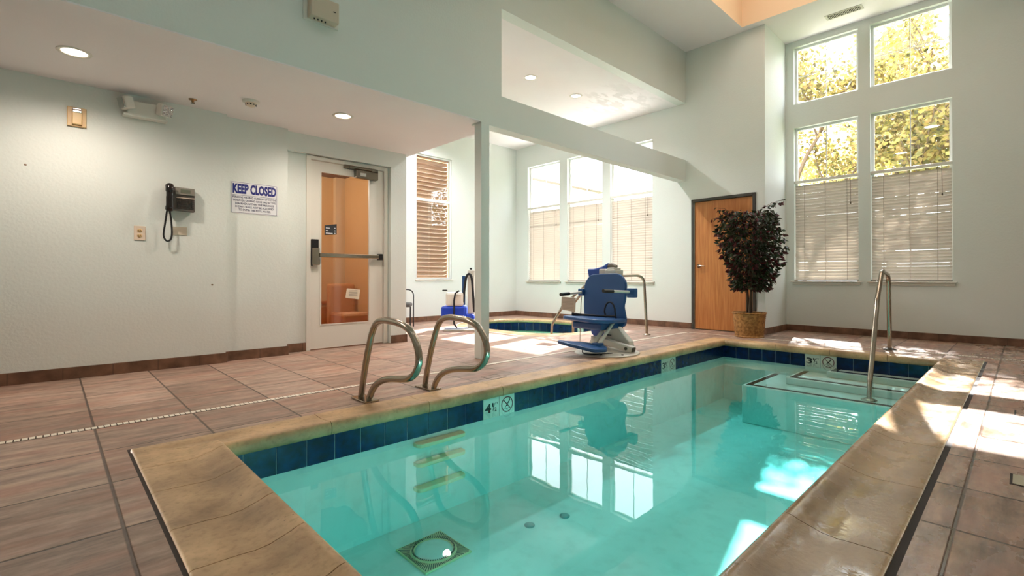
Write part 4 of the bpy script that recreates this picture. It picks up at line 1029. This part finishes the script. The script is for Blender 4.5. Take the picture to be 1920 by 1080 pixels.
mb = MB(); mb.lathe([(.001, -.035), (.018, -.035), (.018, -.038), (.001, -.038)], (.97, 5.39, ZL), 16); mb.tube([(.962, 5.39, ZL-.01), (.956, 5.39, ZL-.036)], .002, 6); mb.tube([(.978, 5.39, ZL-.01), (.984, 5.39, ZL-.036)], .002, 6); mb.build('deflector', M['closer'], d)
d = thing('air_vent', 'rectangular slatted air vent on the high ceiling above the right windows', 'vent', (8.42, 1.80, ZH))
mb = MB(); mb.box((8.34, 1.57, ZH-.008), (8.50, 2.03, ZH)); mb.build('frame', M['vent'], d, bevel=.002)
mb = MB(); mb.box((8.365, 1.60, ZH-.010), (8.475, 2.0, ZH-.008)); mb.build('duct_opening', M['hole'], d)
mb = MB()
for k in range(22): yy = 1.605+k*.0182; mb.box((8.366, yy, ZH-.016), (8.474, yy+.006, ZH-.0085))
mb.build('slats', M['vent'], d)
d = thing('wall_sensor', 'grey box mounted high on the bulkhead at the top of the photo', 'box', (1.6, 4.0, 3.0))
mb = MB(); mb.box((1.50, 3.90, 2.97), (1.73, 3.985, 3.14)); mb.build('cover', M['ivory2'], d, bevel=.006)
mb = MB(); mb.box((1.47, 3.985, 2.96), (1.76, 4.0, 3.16)); mb.build('back_plate', M['white_plastic'], d, bevel=.003)
mb = MB()
for k in range(4): mb.lathe([(.006, 0), (.006, -.01), (.001, -.012)], (1.54+k*.03, 3.94, 2.97), 8)
mb.build('connectors', M['black'], d)
mb = MB(); mb.box((1.68, 3.898, 3.05), (1.70, 3.8995, 3.057)); mb.build('logo_mark', M['hole'], d)

# ------------------------------------------------------------------ potted ficus
px, py = 7.48, 2.79
d = thing('potted_ficus', 'dark red and green potted ficus in a wicker basket before the oak door', 'plant', (px, py, 0))
def basket():
    mb = MB(); n = 84; rows = 22; H = .36
    R = lambda z: .185+.035*(z/H)
    vs = []
    for j in range(rows+1):
        for k in range(n):
            a = 2*PI*k/n; z = H*j/rows; w = .006*(1 if ((k//3)+j) % 2 else -1)
            r = R(z)+w; vs.append((px+r*math.cos(a), py+r*math.sin(a), z))
    mb.add(vs, [(j*n+k, j*n+(k+1) % n, (j+1)*n+(k+1) % n, (j+1)*n+k) for j in range(rows) for k in range(n)], True)
    mb.add(vs[:n], [tuple(range(n))[::-1]])
    b = mb.build('basket', M['wicker'], d)
    mb = MB()
    for zz, rr_ in ((.355, R(.355)+.004), (.012, R(0)+.006)):
        mb.tube([(px+rr_*math.cos(2*PI*k/40), py+rr_*math.sin(2*PI*k/40), zz) for k in range(41)], .011, 8, False)
    mb.build('rim', M['wicker'], b)
    mb = MB(); mb.lathe([(.001, .34), (.20, .335)], (px, py, 0), 24); mb.build('moss', M['soil'], d)
basket()
rnd = random.Random(3)
mb = MB(); tips = []
for k in range(4):
    a = 2*PI*k/4+.4; q = [(px+.03*math.cos(a), py+.03*math.sin(a), .32), (px+.035*math.cos(a+.6), py+.035*math.sin(a+.6), .65), (px+.06*math.cos(a+1), py+.06*math.sin(a+1), 1.0), (px+.14*math.cos(a+1.2), py+.14*math.sin(a+1.2), 1.45), (px+.22*math.cos(a+1.2), py+.22*math.sin(a+1.2), 1.8)]
    mb.tube(catmull(q, 4), [.016]*4+[.014]*4+[.010]*4+[.006]*4+[.004], 8)
mb.build('trunk', M['stem'], d)
def leaf_quad(mb, c, dirv, length, width, rnd, fold=.25):
    d0 = dirv.normalized(); s = d0.cross(Vector((rnd.uniform(-1, 1), rnd.uniform(-1, 1), rnd.uniform(-.2, 1)))).normalized(); n = d0.cross(s)
    p = [c, c+d0*length*.35+s*width*.5+n*width*fold, c+d0*length, c+d0*length*.35-s*width*.5+n*width*fold, c+d0*length*.7+s*width*.32+n*width*fold*.6, c+d0*length*.7-s*width*.32+n*width*fold*.6, c+d0*length*.4]
    mb.add(p, [(0, 6, 1), (0, 3, 6), (1, 6, 4), (3, 5, 6), (6, 2, 4), (6, 5, 2)])
mb = MB()
def ok(p): return p.x < XD-.09 and not (p.y < 2.74 and p.x > XD) and p.z > .62
cnt = 0
while cnt < 2700:
    # crown: wide top, narrow bottom
    z = rnd.uniform(.70, 1.84); f = (z-.70)/1.14
    rad = .20+.17*math.sin(min(1, f*1.5)*PI/2)-.12*max(0, f-.75)*2
    a = rnd.uniform(0, 2*PI); r = rad*math.sqrt(rnd.uniform(.12, 1))
    bulge = 1+.16*math.sin(a*3+z*5)
    c = Vector((px+r*math.cos(a)*bulge, py-.02+r*math.sin(a)*bulge*1.12, z))
    if not ok(c): continue
    dv = Vector((math.cos(a)*.7+rnd.uniform(-.6, .6), math.sin(a)*.7+rnd.uniform(-.6, .6), rnd.uniform(-1.1, .25)))
    leaf_quad(mb, c, dv, rnd.uniform(.06, .10), rnd.uniform(.034, .048), rnd); cnt += 1
for k in range(16):
    a = rnd.uniform(0, 2*PI); z = rnd.uniform(1.55, 1.9); r0 = .25; r1 = rnd.uniform(.33, .43)
    st = Vector((px+r0*math.cos(a), py+r0*math.sin(a), z)); en = Vector((px+r1*math.cos(a), py+r1*math.sin(a)*1.25, z+rnd.uniform(-.05, .12)))
    if not ok(en): continue
    tw = MB(); tw.tube([st, (st+en)/2+Vector((0, 0, .03)), en], .003, 5); tw.build('twig', M['stem'], d)
    for q in range(9):
        c = st.lerp(en, q/8); leaf_quad(mb, c, Vector((rnd.uniform(-1, 1), rnd.uniform(-1, 1), rnd.uniform(-1, .3))), .07, .034, rnd)
mb.build('foliage', M['ficus'], d, fix=False)

# ------------------------------------------------------------------ outside
mb = MB(); mb.box((9.1, -14, -.3), (34, 24, -.1)); struct(mb.build('ground', M['ground']))
mb = MB(); mb.box((8.08, 2.9, -.12), (14.5, 11.6, -.05)); struct(mb.build('ground_bounce', plain('pale_bounce_ground', srgb(225, 220, 212), .9)))  # pale ground added to bounce daylight up to the spa ceiling
def tree(x, y, h, cr, label, n, mat, seed, leaf=.13, z0=1.6):
    rnd = random.Random(seed)
    d = thing('tree', label, 'tree', (x, y, -.1), 'trees outside the right-hand windows')
    mb = MB(); tips = []
    def branch(p, dv, ln, r, lev):
        q = [p]; dd = dv.copy()
        for k in range(4):
            dd = (dd+Vector((rnd.uniform(-.25, .25), rnd.uniform(-.25, .25), rnd.uniform(-.05, .2)))).normalized(); q.append(q[-1]+dd*ln/4)
        mb.tube(q, [r, r*.88, r*.76, r*.64, r*.5], 7 if lev < 2 else 5)
        if lev == 3: tips.extend(q[1:]); return
        if lev == 2: tips.extend(q[2:])
        for k in range(4 if lev < 2 else 3):
            s = q[rnd.choice((2, 3, 4))]; a = rnd.uniform(0, 2*PI); e = rnd.uniform(.5, .95)
            nd = (dd*e+Vector((math.cos(a), math.sin(a), rnd.uniform(-.1, .5)))*(1.1-e*.4)).normalized()
            branch(s, nd, ln*rnd.uniform(.55, .8), r*.5, lev+1)
    branch(Vector((x, y, -.1)), Vector((0, 0, 1)), h*.36, .11, 0)
    mb.build('trunk', M['bark'], d)
    mb = MB()
    for k in range(n):
        t = rnd.choice(tips); c = t+Vector((rnd.gauss(0, .24), rnd.gauss(0, .24), rnd.gauss(0, .2)))
        leaf_quad(mb, c, Vector((rnd.uniform(-1, 1), rnd.uniform(-1, 1), rnd.uniform(-1, .2))), leaf*rnd.uniform(.7, 1.2), leaf*.7, rnd, .15)
    mb.build('foliage', mat, d, fix=False)
tree(12.5, 3.15, 8.6, 2, 'yellow-green tree seen through the left of the right-hand windows', 7000, M['leaf'], 5, .11)
tree(13.0, 1.9, 8.8, 2, 'yellow-green tree seen through the right of the right-hand windows', 7000, M['leaf'], 11, .11)
tree(18.5, 3.0, 10.5, 3, 'pale yellow tree farther back behind the right-hand windows', 7000, M['leaf_pale'], 21, .2)
tree(17.5, -1.0, 10, 3, 'pale tree at the far right behind the window trees', 6000, M['leaf_pale'], 31, .2)
d = thing('neighbour_building', 'pale sided building outside the window beyond the hot tub', 'building', (13.5, 13.4, -.1))
mb = MB(); mb.box((12.0, 12.2, -.1), (16.5, 18, 4.4)); mb.build('siding_wall', M['siding'], d)
mb = MB(); mb.prism([(11.7, 11.9, 4.4), (11.7, 18.3, 4.4), (11.7, 15.1, 6.0)], (5.1, 0, 0)); mb.build('roof', M['roof'], d)

# ------------------------------------------------------------------ lights
def light(name, typ, loc, energy, col=(1, 1, 1), **kw):
    l = bpy.data.lights.new(name, typ); l.energy = energy; l.color = col
    for k, v in kw.items():
        if k not in ('rot', 'target'): setattr(l, k, v)
    o = bpy.data.objects.new(name, l); COL.objects.link(o); o.location = loc
    if 'rot' in kw: o.rotation_euler = kw['rot']
    if 'target' in kw: o.rotation_euler = Vector(kw['target']).to_track_quat('-Z', 'Y').to_euler()
    return o
light('sun', 'SUN', (20, 6, 15), 34.0, (1, .96, .92), angle=.012, target=(-1.2, -.27, -1))
warm = (1, .86, .74)
for x in (.125, 2.20):
    light('can_lamp', 'SPOT', (x, 4.865, ZL-.012), 90, warm, spot_size=math.radians(165), spot_blend=.8, shadow_soft_size=.07)
for x, y in ((5.21, 5.08), (6.28, 5.08), (5.29, 7.30)):
    light('spa_lamp', 'SPOT', (x, y, ZS-.012), 270, (1, .97, .96), spot_size=math.radians(150), spot_blend=.9, shadow_soft_size=.07)
light('coffer_lamp', 'AREA', (6.0, 1.6, ZH+.95), 42, (1, .90, .80), shape='RECTANGLE', size=2.8, size_y=2.2)
light('pool_fill', 'POINT', (1.35, PY0+.12, -.42), 24, (.85, 1, 1), shadow_soft_size=.08)  # added underwater fill that gives the pool its glow
light('lobby_lamp', 'POINT', (2.2, 6.9, 2.2), 26, (1, .88, .74), shadow_soft_size=.15)
light('office_lamp', 'POINT', (5.4, YS+.5, 3.2), 4, (1, .85, .7), shadow_soft_size=.1)
# unseen fill lamps added in the high ceiling over and behind the camera
for x, y in ((-1.2, .4), (1.4, -1.2), (-1.2, 2.6), (1.6, 1.6), (3.8, -1.6)):
    light('ceiling_fill', 'AREA', (x, y, ZH-.02), 4, (1, .95, .92), shape='DISK', size=.3)

W = bpy.data.worlds.new('World'); SC.world = W; W.use_nodes = True
bg = W.node_tree.nodes['Background']; bg.inputs[0].default_value = (.86, .93, 1.0, 1); bg.inputs[1].default_value = 8.0

# ------------------------------------------------------------------ camera
f_px, yaw, pit, rol, cy = 911.677, .76, .0059, .0003, 515.209
cd = bpy.data.cameras.new('camera'); cam = bpy.data.objects.new('camera', cd); COL.objects.link(cam)
cd.sensor_fit = 'HORIZONTAL'; cd.sensor_width = 36; cd.lens = 36*f_px/1920; cd.shift_x = 0; cd.shift_y = -(540-cy)/1920
F = Vector((math.cos(pit)*math.sin(yaw), math.cos(pit)*math.cos(yaw), math.sin(pit))); R = Vector((math.cos(yaw), -math.sin(yaw), 0)); U = R.cross(F)
R2 = R*math.cos(rol)+U*math.sin(rol); U2 = -R*math.sin(rol)+U*math.cos(rol)
mw = Matrix.Identity(4)
for i in range(3): mw[i][0] = R2[i]; mw[i][1] = U2[i]; mw[i][2] = -F[i]
mw[0][3], mw[1][3], mw[2][3] = 0, 0, .87
cam.matrix_world = mw; cd.clip_start = .02
SC.camera = cam

vs = SC.view_settings; vs.view_transform = 'Standard'; vs.look = 'None'; vs.exposure = 0.25; vs.gamma = 1.0; vs.use_curve_mapping = False
cy_ = SC.cycles
cy_.use_denoising = True; cy_.use_adaptive_sampling = True; cy_.adaptive_threshold = .02; cy_.max_bounces = 9; cy_.diffuse_bounces = 5; cy_.glossy_bounces = 4; cy_.transmission_bounces = 6; cy_.transparent_max_bounces = 24
cy_.caustics_reflective = False; cy_.caustics_refractive = False; cy_.sample_clamp_indirect = 6
